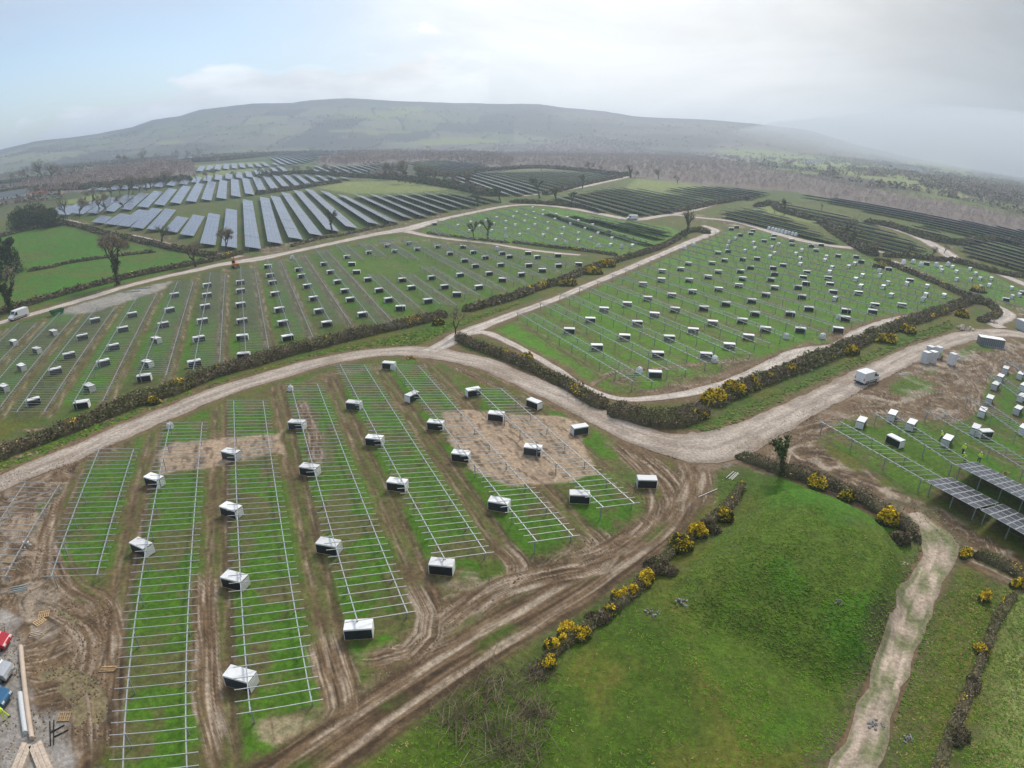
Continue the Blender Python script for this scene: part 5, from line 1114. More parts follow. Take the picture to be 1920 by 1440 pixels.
scatter('dark hedgerow bushes and copses on the hill slopes', 5200, 1500, 2500, -46, 46, 912)

# rough grass and clods, far too many to count
M['g1'] = mat('grass blade green', (.095, .195, .010), .8, .2, noise=.3, scale=.6); M['g2'] = mat('grass blade dark', (.06, .125, .010), .8, .2, noise=.3, scale=.6); M['g3'] = mat('dry grass', (.23, .20, .07), .85, .15, noise=.3, scale=.5)
def tufts(name, lab, polys, n, size, mats, wts, seed, avoid=(), thr=.0, kind='blade'):
    rg = np.random.default_rng(seed); X = []; Y = []
    ar = np.array([abs(.5*np.sum(P[:, 0]*np.roll(P[:, 1], 1)-P[:, 1]*np.roll(P[:, 0], 1))) for P in polys]); ar /= ar.sum()
    for P, f in zip(polys, ar):
        m = int(n*f*2.6)+10; x = P[:, 0].min()+np.ptp(P[:, 0])*rg.random(m); y = P[:, 1].min()+np.ptp(P[:, 1])*rg.random(m)
        ok = inside(x, y, P) & (fbm(x/2.5, y/2.5, seed) > thr)
        for L, w in avoid:
            d, _, _ = seg_dist(x, y, L[:, :2]); ok &= d > w
        k = int(n*f)+1; X.append(x[ok][:k]); Y.append(y[ok][:k])
    x = np.concatenate(X); y = np.concatenate(Y); m = len(x); z = ground_h(x, y); a = rg.random(m)*math.pi; s = size*(.5+rg.random(m)); V = []
    if kind == 'blade':
        for q in (0, 1):
            dx = np.cos(a+q*1.5)*s*.5; dy = np.sin(a+q*1.5)*s*.5; lx = -np.sin(a+q*1.5)*s*.8; ly = np.cos(a+q*1.5)*s*.8; h = s*(.10+.16*rg.random(m))
            V.append(np.stack([np.stack([x-dx, y-dy, z-.03], 1), np.stack([x+dx, y+dy, z-.03], 1), np.stack([x+dx*.7+lx, y+dy*.7+ly, z+h], 1), np.stack([x-dx*.6+lx, y-dy*.6+ly, z+h*.8], 1)], 1))
        V = np.stack(V, 1).reshape(-1, 3); F = np.arange(len(V)).reshape(-1, 4); mi = np.repeat(rg.choice(len(mats), m, p=wts), 2)
    else:
        c = np.stack([x, y, z+s*.1], 1); off = rg.normal(size=(m, 5, 3)); off /= np.linalg.norm(off, axis=2)[..., None]; u = off*s[:, None, None]*.5; u[:, 4] = 0; u[:, 4, 2] = s*.55
        V = c[:, None]+u; V[:, :4, 2] = (z-.03)[:, None]; ang = np.arange(4)*math.pi/2+a[:, None]; V[:, :4, 0] = x[:, None]+np.cos(ang)*s[:, None]*.5; V[:, :4, 1] = y[:, None]+np.sin(ang)*s[:, None]*.4
        V = V.reshape(-1, 3); b = np.arange(m)[:, None]*5; F = np.concatenate([np.stack([b[:, 0]+i, b[:, 0]+(i+1) % 4, b[:, 0]+4], 1) for i in range(4)]); mi = np.tile(rg.choice(len(mats), m, p=wts), 4)
    o = link(name, np_mesh(name, V, F, [M[k] for k in mats], mi=mi)); tag(o, lab, 'grass' if kind == 'blade' else 'clods', kind='stuff')
RL = [(ROADS['clay_drive'][0], 1.7), (RUTS[0][0], 2.6), (RUTS[1][0], 3.0), (ROADS['haul_road'][0], 3.6)]
BANK = PG([(1375, 862), (1395, 900), (1300, 985), (1200, 1070), (1060, 1170), (930, 1270), (820, 1370), (700, 1440), (640, 1450), (720, 1385), (860, 1270), (1020, 1165), (1160, 1080), (1270, 985), (1330, 880)])
tufts('meadow_grass', 'rough green meadow grass on the mound and the field below it', [LUSH[0], DEEP, LUSH[4]], 26000, .13, ['g1', 'g2', 'g3'], [.78, .14, .08], 951, RL)
tufts('bank_grass', 'tussocky green and straw grass on the bank beside the muddy track', [BANK, PG([(1720, 1200), (1790, 1080), (1850, 1060), (1900, 1110), (1840, 1240), (1780, 1380), (1740, 1460), (1640, 1500), (1680, 1350)]), PG([(1860, 1130), (1960, 1110), (1960, 1500), (1780, 1500)])], 24000, .16, ['g1', 'g2', 'g3'], [.45, .3, .25], 952, RL)
tufts('verge_grass', 'green verge grass along the haul road and hedges', [LUSH[1], LUSH[5], LUSH[6], PG([(0, 895), (0, 870), (200, 790), (420, 712), (600, 660), (760, 625), (760, 645), (600, 672), (440, 718), (280, 780), (100, 850)])], 22000, .36, ['g1', 'g2', 'g3'], [.5, .35, .15], 953, RL)
M['clod'] = mat('mud clod', (.15, .10, .062), .85, .2, noise=.3, scale=3); M['clod2'] = mat('pale mud clod', (.30, .235, .175), .8, .2, noise=.2, scale=3)
tufts('mud_clods', 'churned clods of brown mud along the tracks and yards', [MUDPOLY[0][0], MUDPOLY[1][0], MUDPOLY[2][0], MUDPOLY[3][0]], 42000, .17, ['clod', 'clod2'], [.72, .28], 955, kind='clod', thr=.47)

# ------------------------------------------------------------------ vans, cars, people, site clutter
def van(px, py, rz, lab, L=5.6, H=2.5, Wd=2.05):
    x, y = W1(px, py); root = empty('van', (x, y, gz(x, y)+.03), rz); h = L/2
    prof = [(-h, .35), (h-.05, .35), (h, .55), (h-.05, 1.0), (h-.75, 1.28), (h-1.45, H-.12), (h-1.9, H), (-h+.08, H), (-h, H-.15)]
    b = MB(); b.prism(prof, -Wd/2, Wd/2); b.build('body', M['vanwhite'], root, bevel=.06)
    b = MB(); a0 = Vector((h-.80, 0, 1.31)); a1 = Vector((h-1.42, 0, H-.2)); d = (a1-a0).normalized(); nn = Vector((d.z, 0, -d.x)); nn = nn if nn.x > 0 else -nn
    for s in (0.004,):
        q = [a0+nn*s+Vector((0, -Wd/2+.14, 0)), a0+nn*s+Vector((0, Wd/2-.14, 0)), a1+nn*s+Vector((0, Wd/2-.2, 0)), a1+nn*s+Vector((0, -Wd/2+.2, 0))]; q2 = [p+nn*.02 for p in q]
        b.add(q+q2, [(0, 1, 2, 3), (7, 6, 5, 4), (0, 4, 5, 1), (1, 5, 6, 2), (2, 6, 7, 3), (3, 7, 4, 0)])
    b.build('windscreen', M['glass'], root)
    for s in (-1, 1):
        b = MB(); yy = s*(Wd/2+.004); pts = [(h-1.0, 1.32), (h-1.95, 1.32), (h-1.95, H-.4), (h-1.5, H-.4)]; V = [(p[0], yy, p[1]) for p in pts]+[(p[0], yy+s*.015, p[1]) for p in pts]
        b.add(V, [(0, 1, 2, 3), (7, 6, 5, 4), (0, 4, 5, 1), (1, 5, 6, 2), (2, 6, 7, 3), (3, 7, 4, 0)]); b.build('side_window', M['glass'], root)
        b = MB(); b.box((h-1.0, s*(Wd/2+.13), 1.5), (.12, .2, .3)); b.build('wing_mirror', M['rubber'], root)
        b = MB(); b.box((0, s*(Wd/2+.008), .62), (L-1.4, .02, .12)); b.build('side_trim', M['rubber'], root)
        b = MB(); b.box((h-.06, s*.78, .86), (.12, .34, .2)); b.build('headlight', M['lamp'], root)
        b = MB(); b.box((-h-.01, s*.92, 1.1), (.05, .14, .5)); b.build('tail_light', M['redlamp'], root)
        for xx in (h-1.0, -h+1.15):
            b = MB(); b.tube([(xx, s*(Wd/2-.24), .34), (xx, s*(Wd/2+.01), .34)], .34, 18); wl = b.build('wheel', M['rubber'], root)
            b = MB(); b.tube([(xx, s*(Wd/2), .34), (xx, s*(Wd/2+.025), .34)], .2, 14); b.build('rim', M['steel'], wl)
    b = MB(); b.box((0, 0, .38), (L+.1, Wd-.1, .22)); b.build('bumper', M['rubber'], root)
    b = MB(); b.box((-h-.012, 0, 1.35), (.02, .03, 1.7)); b.build('rear_door', M['card'], root)
    b = MB(); b.box((-h-.025, .1, .7), (.02, .5, .12)); b.build('number_plate', M['film'], root)
    tag(root, lab, 'van'); return root
def dirpx(a, b):
    A = W1(*a); B = W1(*b); return math.atan2(B[1]-A[1], B[0]-A[0])
van(1624, 716, dirpx((1600, 722), (1650, 708)), 'white panel van driving on the right haul road', L=5.0, H=2.35)
van(36, 597, dirpx((52, 590), (18, 602)), 'white panel van parked at left edge by the ivy tree', L=5.6, H=2.5)
van(1185, 412, dirpx((1205, 412), (1172, 412)), 'small distant white van on the pale road above centre', L=6, H=2.6)
def car(px, py, rz, name, paint, lab, truck=False):
    x, y = W1(px, py); root = empty(name, (x, y, gz(x, y)+.02), rz); h = 2.15 if not truck else 2.5; Wd = 1.75
    if truck: prof = [(-h, .4), (h, .4), (h+.03, .75), (h-.1, 1.05), (h-1.1, 1.15), (h-1.7, 1.72), (-.2, 1.74), (-.3, 1.2), (-h, 1.2)]
    else: prof = [(-h, .35), (h, .35), (h+.04, .62), (h-.12, .82), (h-1.05, .95), (h-1.75, 1.42), (-h+.75, 1.45), (-h+.1, 1.0), (-h, .85)]
    b = MB(); b.prism(prof, -Wd/2, Wd/2); b.build('body', paint, root, bevel=.08)
    zt = 1.74 if truck else 1.45
    b = MB(); xr = -.25 if truck else -h+.62
    def win(p):
        n = len(p)//2; b.add(p, [(0, 1, 2, 3), (7, 6, 5, 4), (0, 4, 5, 1), (1, 5, 6, 2), (2, 6, 7, 3), (3, 7, 4, 0)])
    xf = h-1.12 if not truck else h-1.16; xt = h-1.7 if not truck else h-1.66
    win([(xf, -.72, zt-.42), (xf, .72, zt-.42), (xt, .62, zt-.05), (xt, -.62, zt-.05)]+[(xf+.05, -.72, zt-.38), (xf+.05, .72, zt-.38), (xt+.05, .62, zt-.01), (xt+.05, -.62, zt-.01)]); b.build('windscreen', M['glass'], root)
    for s in (-1, 1):
        b = MB(); y0 = s*(Wd/2+.004); y1 = s*(Wd/2+.02); p = [(xf-.2, zt-.40), (-h+.95 if not truck else -.1, zt-.40), (-h+1.1 if not truck else -.1, zt-.08), (xt-.1, zt-.08)]
        b.add([(q[0], y0, q[1]) for q in p]+[(q[0], y1, q[1]) for q in p], [(0, 1, 2, 3), (7, 6, 5, 4), (0, 4, 5, 1), (1, 5, 6, 2), (2, 6, 7, 3), (3, 7, 4, 0)]); b.build('side_window', M['glass'], root)
        for xx in (h-.8, -h+.8):
            b = MB(); b.tube([(xx, s*(Wd/2-.22), .32), (xx, s*(Wd/2+.01), .32)], .32, 18); wl = b.build('wheel', M['rubber'], root)
            b = MB(); b.tube([(xx, s*(Wd/2), .32), (xx, s*(Wd/2+.025), .32)], .2, 12); b.build('rim', M['steel'], wl)
        b = MB(); b.box((h, s*.62, .68), (.1, .36, .15)); b.build('headlight', M['lamp'], root)
        b = MB(); b.box((-h-.01, s*.68, .82), (.06, .3, .16)); b.build('tail_light', M['redlamp'], root)
    if truck: b = MB(); b.box((-1.35, 0, 1.205), (1.9, 1.5, .012)); b.build('load_bed', M['rubber'], root)
    b = MB(); b.box((0, 0, zt+.012) if not truck else (h-2.1, 0, zt+.012), (.9, 1.1, .02)); b.build('roof_panel', paint, root)
    tag(root, lab, 'car' if not truck else 'pickup'); return root
M['red'] = mat('red paint', (.42, .02, .03), .3, .5, noise=.05); M['silver'] = mat('silver paint', (.5, .51, .53), .3, .5, .3, noise=.05); M['blue'] = mat('blue paint', (.03, .12, .24), .3, .5, noise=.05)
ra = dirpx((0, 1250), (40, 1255))
car(-13, 1208, ra, 'parked_car', M['red'], 'bright red car at the left edge, above the silver pickup')
car(-14, 1262, ra-.1, 'parked_pickup', M['silver'], 'silver pickup between the red and blue cars', True)
car(-13, 1308, ra-.15, 'parked_car', M['blue'], 'dark blue car at the left edge beside hi-vis worker')

M['hivis'] = mat('hi-vis yellow', (.62, .85, .03), .7, .3, noise=.1, scale=8); M['skin'] = mat('skin', (.55, .36, .27), .6, .3, noise=.05); M['trouser'] = mat('dark trousers', (.03, .035, .05), .8, .2, noise=.2); M['helmet'] = mat('white helmet', (.8, .8, .78), .4, .4)
M['tape'] = mat('reflective tape', (.75, .77, .76), .35, .5)
M['hair'] = mat('dark hair', (.03, .02, .015), .8, .2)
def skin_mesh(name, nodes, edges, m, parent, sub=1):
    me = bpy.data.meshes.new(name); me.from_pydata([n[0] for n in nodes], edges, []); me.materials.append(m); o = link(name, me, parent)
    o.modifiers.new('skin', 'SKIN'); sv = o.data.skin_vertices
    if not len(sv): return o
    for i, n in enumerate(nodes): r = n[1]; sv[0].data[i].radius = (r, r) if not hasattr(r, '__len__') else r
    sv[0].data[0].use_root = True
    s = o.modifiers.new('sub', 'SUBSURF'); s.levels = sub; s.render_levels = sub; return o
def person(px, py, rz, lab, bend=0, stride=.22, arm=(.3, .3), hv=True, trousers='trouser', z=0):
    x, y = W1(px, py); root = empty('person', (x, y, gz(x, y)), rz); cb, sb = math.cos(bend), math.sin(bend)
    def T(p):   # bend the upper body forward about the hips
        yy, zz = p[1], p[2]-.93; return (p[0], yy*cb+zz*sb, .93+zz*cb-yy*sb)
    a0, a1 = arm
    N_ = [((0, 0, .93), .125), (T((0, 0, 1.15)), .12), (T((0, 0, 1.36)), .14), (T((0, 0, 1.50)), .06), (T((0, .01, 1.60)), .085), (T((0, .015, 1.70)), .085)]
    E_ = [(0, 1), (1, 2), (2, 3), (3, 4), (4, 5)]
    feet = []
    for s, st in ((-1, stride), (1, -stride)):
        b = len(N_); N_ += [((s*.10, 0, .90), .095), ((s*.12, st*.5+.04, .50), .062), ((s*.13, st, .10), .045), ((s*.13, st+.13, .045), .045)]; E_ += [(0, b), (b, b+1), (b+1, b+2), (b+2, b+3)]
    arms = []
    for s, a in ((-1, a0), (1, a1)):
        b = len(N_); sh = (s*.20, 0, 1.41); el = (s*.27, .27*math.sin(a), 1.41-.28*math.cos(a)); ha = (s*.24, el[1]+.25*math.sin(a+.5), el[2]-.25*math.cos(a+.5))
        N_ += [(T(sh), .062), (T(el), .045), (T(ha), .03), (T((ha[0], ha[1]+.05*math.sin(a+.5), ha[2]-.05*math.cos(a+.5))), .034)]; E_ += [(2, b), (b, b+1), (b+1, b+2), (b+2, b+3)]; arms.append((sh, el, ha, s, a))
    body = skin_mesh('body', N_, E_, M['skin'], root)
    # fingers and face
    fb = MB()
    for sh, el, ha, s, a in arms:
        for q in range(5):
            o = (q-2)*.018; l = .07 if q else .045; p0 = Vector(T((ha[0]+o, ha[1]+.08*math.sin(a+.5), ha[2]-.08*math.cos(a+.5)))); p1 = Vector(T((ha[0]+o*(1.4 if q else 2.4), ha[1]+(.08+l)*math.sin(a+.7), ha[2]-(.08+l)*math.cos(a+.7)))); fb = MB(); fb.tube([p0, p1], [.009, .007], 5); fb.build('thumb' if q == 0 else 'finger', M['skin'], body)
    nb_ = MB(); nb_.box(T((0, .105, 1.62)), (.025, .03, .035)); nb_.build('nose', M['skin'], body)
    jk = [((0, 0, .90), .155), (T((0, 0, 1.12)), .15), (T((0, 0, 1.37)), .165), (T((0, 0, 1.47)), .085)]; je = [(0, 1), (1, 2), (2, 3)]
    for sh, el, ha, s, a in arms:
        b = len(jk); jk += [(T(sh), .082), (T(el), .065), (T(tuple(el[i]*.15+ha[i]*.85 for i in range(3))), .052)]; je += [(2, b), (b, b+1), (b+1, b+2)]
    skin_mesh('jacket', jk, je, M['hivis' if hv else 'trouser'], root)
    for s, st in ((-1, stride), (1, -stride)):
        skin_mesh('trouser_leg', [((s*.07, 0, .95), .115), ((s*.12, st*.5+.04, .50), .085), ((s*.13, st, .12), .07)], [(0, 1), (1, 2)], M[trousers], root)
        b = MB(); b.tube([(s*.13, st-.08, .05), (s*.13, st+.19, .05)], [.05, .045], 8); b.build('boot', M['rubber'], root)
    hb = MB(); hp = [T((0, .01, 1.685)), T((0, .01, 1.74)), T((0, .01, 1.79)), T((0, .01, 1.815))]; hb.tube(hp, [.125, .118, .08, .02], 12); hb.build('helmet', M['helmet'], root, smooth=True)
    tb = MB(); tb.tube([T((0, 0, 1.10)), T((0, 0, 1.15))], [.175, .175], 12); tb.build('reflective_band', M['tape'], root)
    tag(root, lab, 'person'); return root
person(14, 1348, 2.4, 'person in full yellow hi-vis walking beside the long beige pole', bend=.25, stride=.3, trousers='hivis')
person(1764, 828, .5, 'person in yellow jacket beside the crate above the worker trio', bend=.35)
person(1804, 852, 2.0, 'person in hi-vis with helmet, upper one of trio above the tables')
person(1808, 868, 1.2, 'person in hi-vis bending, lower left of trio above the tables', bend=.6, arm=(1.0, 1.2))
person(1834, 868, -.6, 'person in hi-vis, right one of trio above the tables')
person(1211, 457, .3, 'person in yellow jacket at near end of dark panel rows', bend=.3)
person(1107, 425, 1.3, 'person in hi-vis in front of upper dark panel row, right one', trousers='hivis')
person(1095, 423, .3, 'person in hi-vis in front of upper dark panel row, left one', trousers='hivis')
person(1765, 674, 1.3, 'person in hi-vis beside the tall crates on the worksite', bend=.3)
# wrapped bundles and loose bags
def bag(px, py, s, lab, grp='white wrapped bundles'):
    x, y = W1(px, py, .3); rg = np.random.default_rng(int(px*3+py)); b = MB(); K = 9; V = []
    for a, z in enumerate((0, .15, .5, .85, 1.0)):
        for k in range(K):
            t = 2*math.pi*k/K; r = s*(.5, .56, .52, .42, .16)[a]*rg.uniform(.82, 1.15); V.append((math.cos(t)*r*1.1, math.sin(t)*r, z*s*1.15+rg.uniform(-.05, .05)*s))
    b.add(V, [(a*K+k, a*K+(k+1) % K, (a+1)*K+(k+1) % K, (a+1)*K+k) for a in range(4) for k in range(K)]+[tuple(4*K+k for k in range(K))])
    o = b.build('wrapped_bundle', M['film'], loc=(x, y, gz(x, y)), smooth=False); tag(o, lab, 'bundle', grp)
for q, (px, py, s, lab) in enumerate([(737, 690, .9, 'white bundle hanging by crate at the top of near field'), (545, 730, .9, 'pale blue white bundle at the top of a near frame row'), (319, 800, .9, 'white bundle at top of the second near frame row'), (548, 485, 1.4, 'white bundle on muddy ground by upper road'),
    (1199, 697, 1.1, 'white bundle left of the front crate, big right field'), (1340, 676, 1.2, 'white bundle right of the front crate, big right field'), (1474, 633, 1.2, 'white bundle left, on muddy edge of right field'), (1542, 633, 1.2, 'white bundle right, on muddy edge of right field'), (1572, 596, 1.1, 'white bundle beside crate near right field edge'),
    (1060, 456, 1.5, 'white bundle left below upper frame field'), (1122, 463, 1.5, 'white bundle middle below upper frame field'), (1166, 464, 1.5, 'white bundle right below upper frame field'), (948, 445, 1.5, 'white bundle on the bank by pollards'), (932, 468, 1.5, 'white bundle beside the spur track'),
    (1301, 461, 1.5, 'white bundle on the big right field, top left corner'), (1283, 467, 1.5, 'second white bundle at the big right field top left'), (1573, 595, 1.0, 'small white bundle at right field end')]):
    bag(px, py, s, lab)
for i in range(9):
    px = 1442+i*6.3; bag(px, 430+i*1.45, 1.6, 'white wrapped stack beside far road, %s from left in the line of nine' % ORD[i+1], 'line of white wrapped stacks')
for i, (u, v) in enumerate([(1700, 530), (1694, 493), (1712, 492), (1726, 497), (1755, 498), (1777, 497)]):
    if v < 520: bag(u, v+1, 1.7, 'white bundle in the far right field corner, %s from left' % ORD[i], 'white bundles of the far right corner')
# tall wrapped crates on the worksite
def tallbox(px, py, lab, w_=1.3, d_=1.3, h=2.5, rz=.35):
    x, y = W1(px, py); root = empty('tall_crate', (x, y, gz(x, y)), rz); b = MB(); b.box((0, 0, h/2+.06), (w_, d_, h-.12)); b.build('carton', M['card'], root, bevel=.02)
    b = MB(); b.box((0, 0, h+.03), (w_+.05, d_+.05, .06)); b.build('lid', M['white'], root); b = MB(); b.box((0, 0, .06), (w_+.04, d_+.04, .11)); b.build('pallet_base', M['wood'], root); tag(root, lab, 'crate', 'tall crates on the worksite')
for px, py, lab in [(1733, 681, 'tall pale crate, front left of the worksite stack'), (1746, 680, 'tall pale crate, front right of the worksite stack'), (1741, 670, 'tall pale crate, back left of the worksite stack'), (1756, 671, 'tall pale crate, back right of the worksite stack'), (1783, 684, 'tall pale crate standing alone on the worksite')]: tallbox(px, py, lab)
def container(px, py, rz, L, w_, h, lab, m='card', cat='container'):
    x, y = W1(px, py); root = empty('site_container', (x, y, gz(x, y)), rz); b = MB(); b.box((0, 0, h/2), (L, w_, h)); b.build('wall', M[m], root, bevel=.03); b = MB(); b.box((0, 0, h+.04), (L+.08, w_+.08, .08)); b.build('roof', M['white'], root)
    for k in range(int(L/.5)): b = MB(); b.box((-L/2+.2+k*.5, -w_/2-.02, h/2), (.1, .035, h-.3)); b.build('side_rib', M['post'], root)
    b = MB(); b.box((L/2+.02, 0, h/2), (.03, w_*.8, h*.85)); b.build('door', M['steel'], root); tag(root, lab, cat); return root
rr_ = dirpx((1835, 648), (1880, 655))
M['dgrey'] = mat('dark grey sheet', (.16, .17, .18), .6, .3, noise=.1)
container(1856, 648, rr_, 6.1, 2.3, 2.0, 'long dark grey container with pale roof at right road end', 'dgrey')
container(1925, 622, dirpx((1905, 618), (1940, 634)), 7, 2.6, 2.6, 'grey container cut off by the right edge beside the road')

M['green'] = mat('green skip paint', (.03, .16, .04), .5, .4, noise=.15)
def skip(px, py, rz, lab):
    x, y = W1(px, py); root = empty('waste_skip', (x, y, 0), rz); b = MB()
    for s in (-1, 1):
        b.add([(-1.3, s*.8, .1), (1.3, s*.8, .1), (1.8, s*.9, 1.5), (-1.8, s*.9, 1.5), (-1.3, s*.74, .1), (1.3, s*.74, .1), (1.8, s*.84, 1.5), (-1.8, s*.84, 1.5)], [(0, 1, 2, 3), (7, 6, 5, 4), (0, 4, 5, 1), (1, 5, 6, 2), (2, 6, 7, 3), (3, 7, 4, 0)])
        b.add([(s*1.3, -.8, .1), (s*1.3, .8, .1), (s*1.8, .9, 1.5), (s*1.8, -.9, 1.5), (s*1.24, -.8, .1), (s*1.24, .8, .1), (s*1.74, .9, 1.5), (s*1.74, -.9, 1.5)], [(0, 1, 2, 3), (7, 6, 5, 4), (0, 4, 5, 1), (1, 5, 6, 2), (2, 6, 7, 3), (3, 7, 4, 0)])
    b.box((0, 0, .12), (2.6, 1.6, .08)); b.build('tub', M['green'], root); b = MB(); b.box((0, 0, 1.1), (3.2, 1.6, .1)); b.build('rubbish', M['wood'], root)
    for s in (-1, 1):
        for xx in (-.9, 0, .9): b = MB(); b.box((xx, s*.92, .8), (.1, .05, 1.3)); b.build('rib', M['green'], root); tag(root, lab, 'skip')
skip(108, 590, dirpx((95, 596), (122, 588)), 'green waste skip beside the upper left road')
# excavator by the road
M['orange'] = mat('orange paint', (.55, .13, .02), .4, .4, noise=.1)
def digger(px, py, rz, lab):
    x, y = W1(px, py); root = empty('excavator', (x, y, 0), rz)
    for s in (-1, 1): b = MB(); b.prism([(-1.5, .1), (-1.2, 0), (1.2, 0), (1.5, .1), (1.5, .55), (1.2, .7), (-1.2, .7), (-1.5, .55)], s*.9-.22, s*.9+.22); b.build('crawler_track', M['rubber'], root)
    b = MB(); b.box((-.4, 0, 1.2), (2.2, 2.0, .8)); b.build('body', M['orange'], root, bevel=.08); b = MB(); b.box((.5, .5, 1.75), (1.2, .9, 1.5), taper=.1); b.build('cab', M['glass'], root)
    b = MB(); b.bar((.7, -.2, 1.4), (2.4, -.2, 3.4), .3, .4); b.build('boom', M['orange'], root); b = MB(); b.bar((2.4, -.2, 3.4), (4.0, -.2, 1.7), .22, .28); b.build('dipper_arm', M['orange'], root)
    b = MB(); b.prism([(3.7, 1.7), (4.3, 1.5), (4.2, .9), (3.5, .8), (3.4, 1.2)], -.6, .2); b.build('bucket', M['post'], root); tag(root, lab, 'excavator')
digger(442, 502, 2.2, 'orange excavator at the upper road corner beside the left frame field')
digger(1890, 497, 2.6, 'orange excavator arm raised near the far right road')
# long pole, roll, pallets, timber on the left bottom corner
def pole(p0, p1, r, m, name, lab, cat, z=.25):
    a = W1(*p0, z); b_ = W1(*p1, z); b = MB(); b.tube([(a[0], a[1], z), (b_[0], b_[1], z)], [r, r*.95], 14); o = b.build(name, M[m], smooth=False); tag(o, lab, cat)
M['beige'] = mat('beige tube', (.55, .44, .35), .6, .3, noise=.08, scale=1)
pole((39, 1212), (60, 1384), .24, 'beige', 'long_tube', 'long beige tube lying across the gravel, bottom left', 'tube', .3)
pole((38, 1300), (48, 1374), .27, 'film', 'fabric_roll', 'white wrapped roll lying beside the long beige tube', 'roll', .27)
def pallet(px, py, rz, lab):
    x, y = W1(px, py); root = empty('wooden_pallet', (x, y, gz(x, y)), rz); b = MB()
    for k in range(6): b.box((-.5+k*.2, 0, .13), (.11, 1.0, .022))
    b.build('deck_boards', M['wood'], root); b = MB()
    for yy in (-.42, 0, .42): b.box((0, yy, .06), (1.15, .1, .115))
    b.build('bearers', M['wood'], root); tag(root, lab, 'pallet')
pallet(121, 1345, .3, 'single orange brown wooden pallet below the puddle'); pallet(83, 1153, .5, 'pale wooden pallet in the mud above the puddle')
pallet(75, 1167, 1.2, 'orange broken pallet beside the pale pallet'); pallet(18, 1052, .1, 'orange wooden pallet at left edge near white sacks')
def sheets(px, py, rz, L, w_, n, lab, m='palewood', gap=.02):
    x, y = W1(px, py); root = empty('timber_stack', (x, y, gz(x, y)), rz)
    for k in range(n): b = MB(); b.box((random.uniform(-.1, .1), (k-(n-1)/2)*w_/n, .2+.04*(k % 2)), (L, w_/n-gap, .36)); b.build('plank_bundle', M[m], root)
    tag(root, lab, 'timber')
sheets(44, 1425, dirpx((44, 1440), (62, 1395)), 3.0, 1.0, 2, 'pale plank stack at bottom left, left one'); sheets(80, 1428, dirpx((84, 1445), (76, 1390))+.2, 3.4, 1.25, 3, 'pale plank stack at bottom left, right one')
def bars(px, py, rz, L, n, sp, lab, m='steel', name='rail_bundle'):
    x, y = W1(px, py); root = empty(name, (x, y, gz(x, y))); pn = {'rail_bundle': 'rail', 'lath_bundle': 'lath', 'steel_bars': 'bar'}[name]
    if m == 'steel': m = 'railfar'
    for k in range(n): b = MB(); b.box((random.uniform(-.15, .15)*math.cos(rz)-(k-(n-1)/2)*sp*math.sin(rz), (k-(n-1)/2)*sp*math.cos(rz), .06+.05*(k % 2)), (L, .07, .09), rz=rz+random.uniform(-.05, .05)); b.build(pn, M[m], root)
    tag(root, lab, 'rails')
bars(36, 1105, .5, 1.8, 7, .16, 'bundle of short steel rails on mud at left edge'); bars(67, 1190, .5, 1.2, 3, .22, 'three pale laths on the mud', 'palewood', 'lath_bundle'); bars(1374, 893, dirpx((1365, 901), (1384, 884)), 2.2, 4, .22, 'short bundle of white rails on grass by the junction')
bars(1328, 925, dirpx((1310, 934), (1350, 915)), 3.4, 1, .2, 'single long steel rail lying on grass'); bars(1866, 651, rr_, 6, 8, .2, 'long stack of white rails below the dark container'); bars(1695, 702, dirpx((1683, 704), (1706, 700)), 3.2, 5, .16, 'short stack of rails on grass near the white van')
bars(1800, 672, dirpx((1785, 680), (1812, 665)), 4.0, 6, .22, 'stack of rails beside lone tall crate'); bars(247, 547, .3, 5, 5, .25, 'rail stack on the gravel apron by the upper left road, left one'); bars(267, 541, .3, 5, 5, .25, 'rail stack on the gravel apron by the upper left road, right one')
bars(650, 440, .3, 8, 7, .3, 'rail stack on bank by front panels'); bars(725, 452, .1, 7, 6, .3, 'long rail stack at top of middle frame field')
bars(98, 1375, -1.0, 2.6, 2, .3, 'dark steel bars lying on gravel below pallet', 'rubber', 'steel_bars'); bars(112, 1372, .9, 1.3, 2, .5, 'dark crossed bars right of the steel bars', 'rubber', 'steel_bars')
bars(205, 1255, .2, 1.4, 5, .15, 'small heap of laths at foot of first near frame row', 'wood', 'lath_bundle')
def heap(px, py, r, h, m, lab, name='rubble_heap', n=26):
    x, y = W1(px, py); rg = np.random.default_rng(int(px)); root = empty(name, (x, y, gz(x, y))); n = min(n, 20); pn = {'log_pile': 'log', 'sack_heap': 'sack'}.get(name, 'lump')
    for k in range(n):
        b = MB(); a = rg.random()*6.28; q = r*rg.random()**.6; s = rg.uniform(.12, .34)*r*.6; b.box((math.cos(a)*q, math.sin(a)*q*.7, max(.05, h*(1-q/r))), (s*1.5, s, s), M=Matrix.Rotation(rg.random()*3, 3, 'Z') @ Matrix.Rotation(rg.random()*.8, 3, 'X')); b.build(pn, M[m], root)
    tag(root, lab, 'heap')
M['sandheap'] = mat('orange sand', (.5, .30, .16), .9, .1, noise=.2); M['stone'] = mat('grey rubble', (.25, .24, .23), .85, .2, noise=.3)
heap(769, 672, 1.6, .5, 'sandheap', 'small orange sand heap beside the haul road bend'); heap(1807, 617, 3.0, 1.2, 'palewood', 'pale pink log pile beside the right haul road', 'log_pile'); heap(1852, 602, 3.2, 1.0, 'palewood', 'pale rock mound above the log pile')
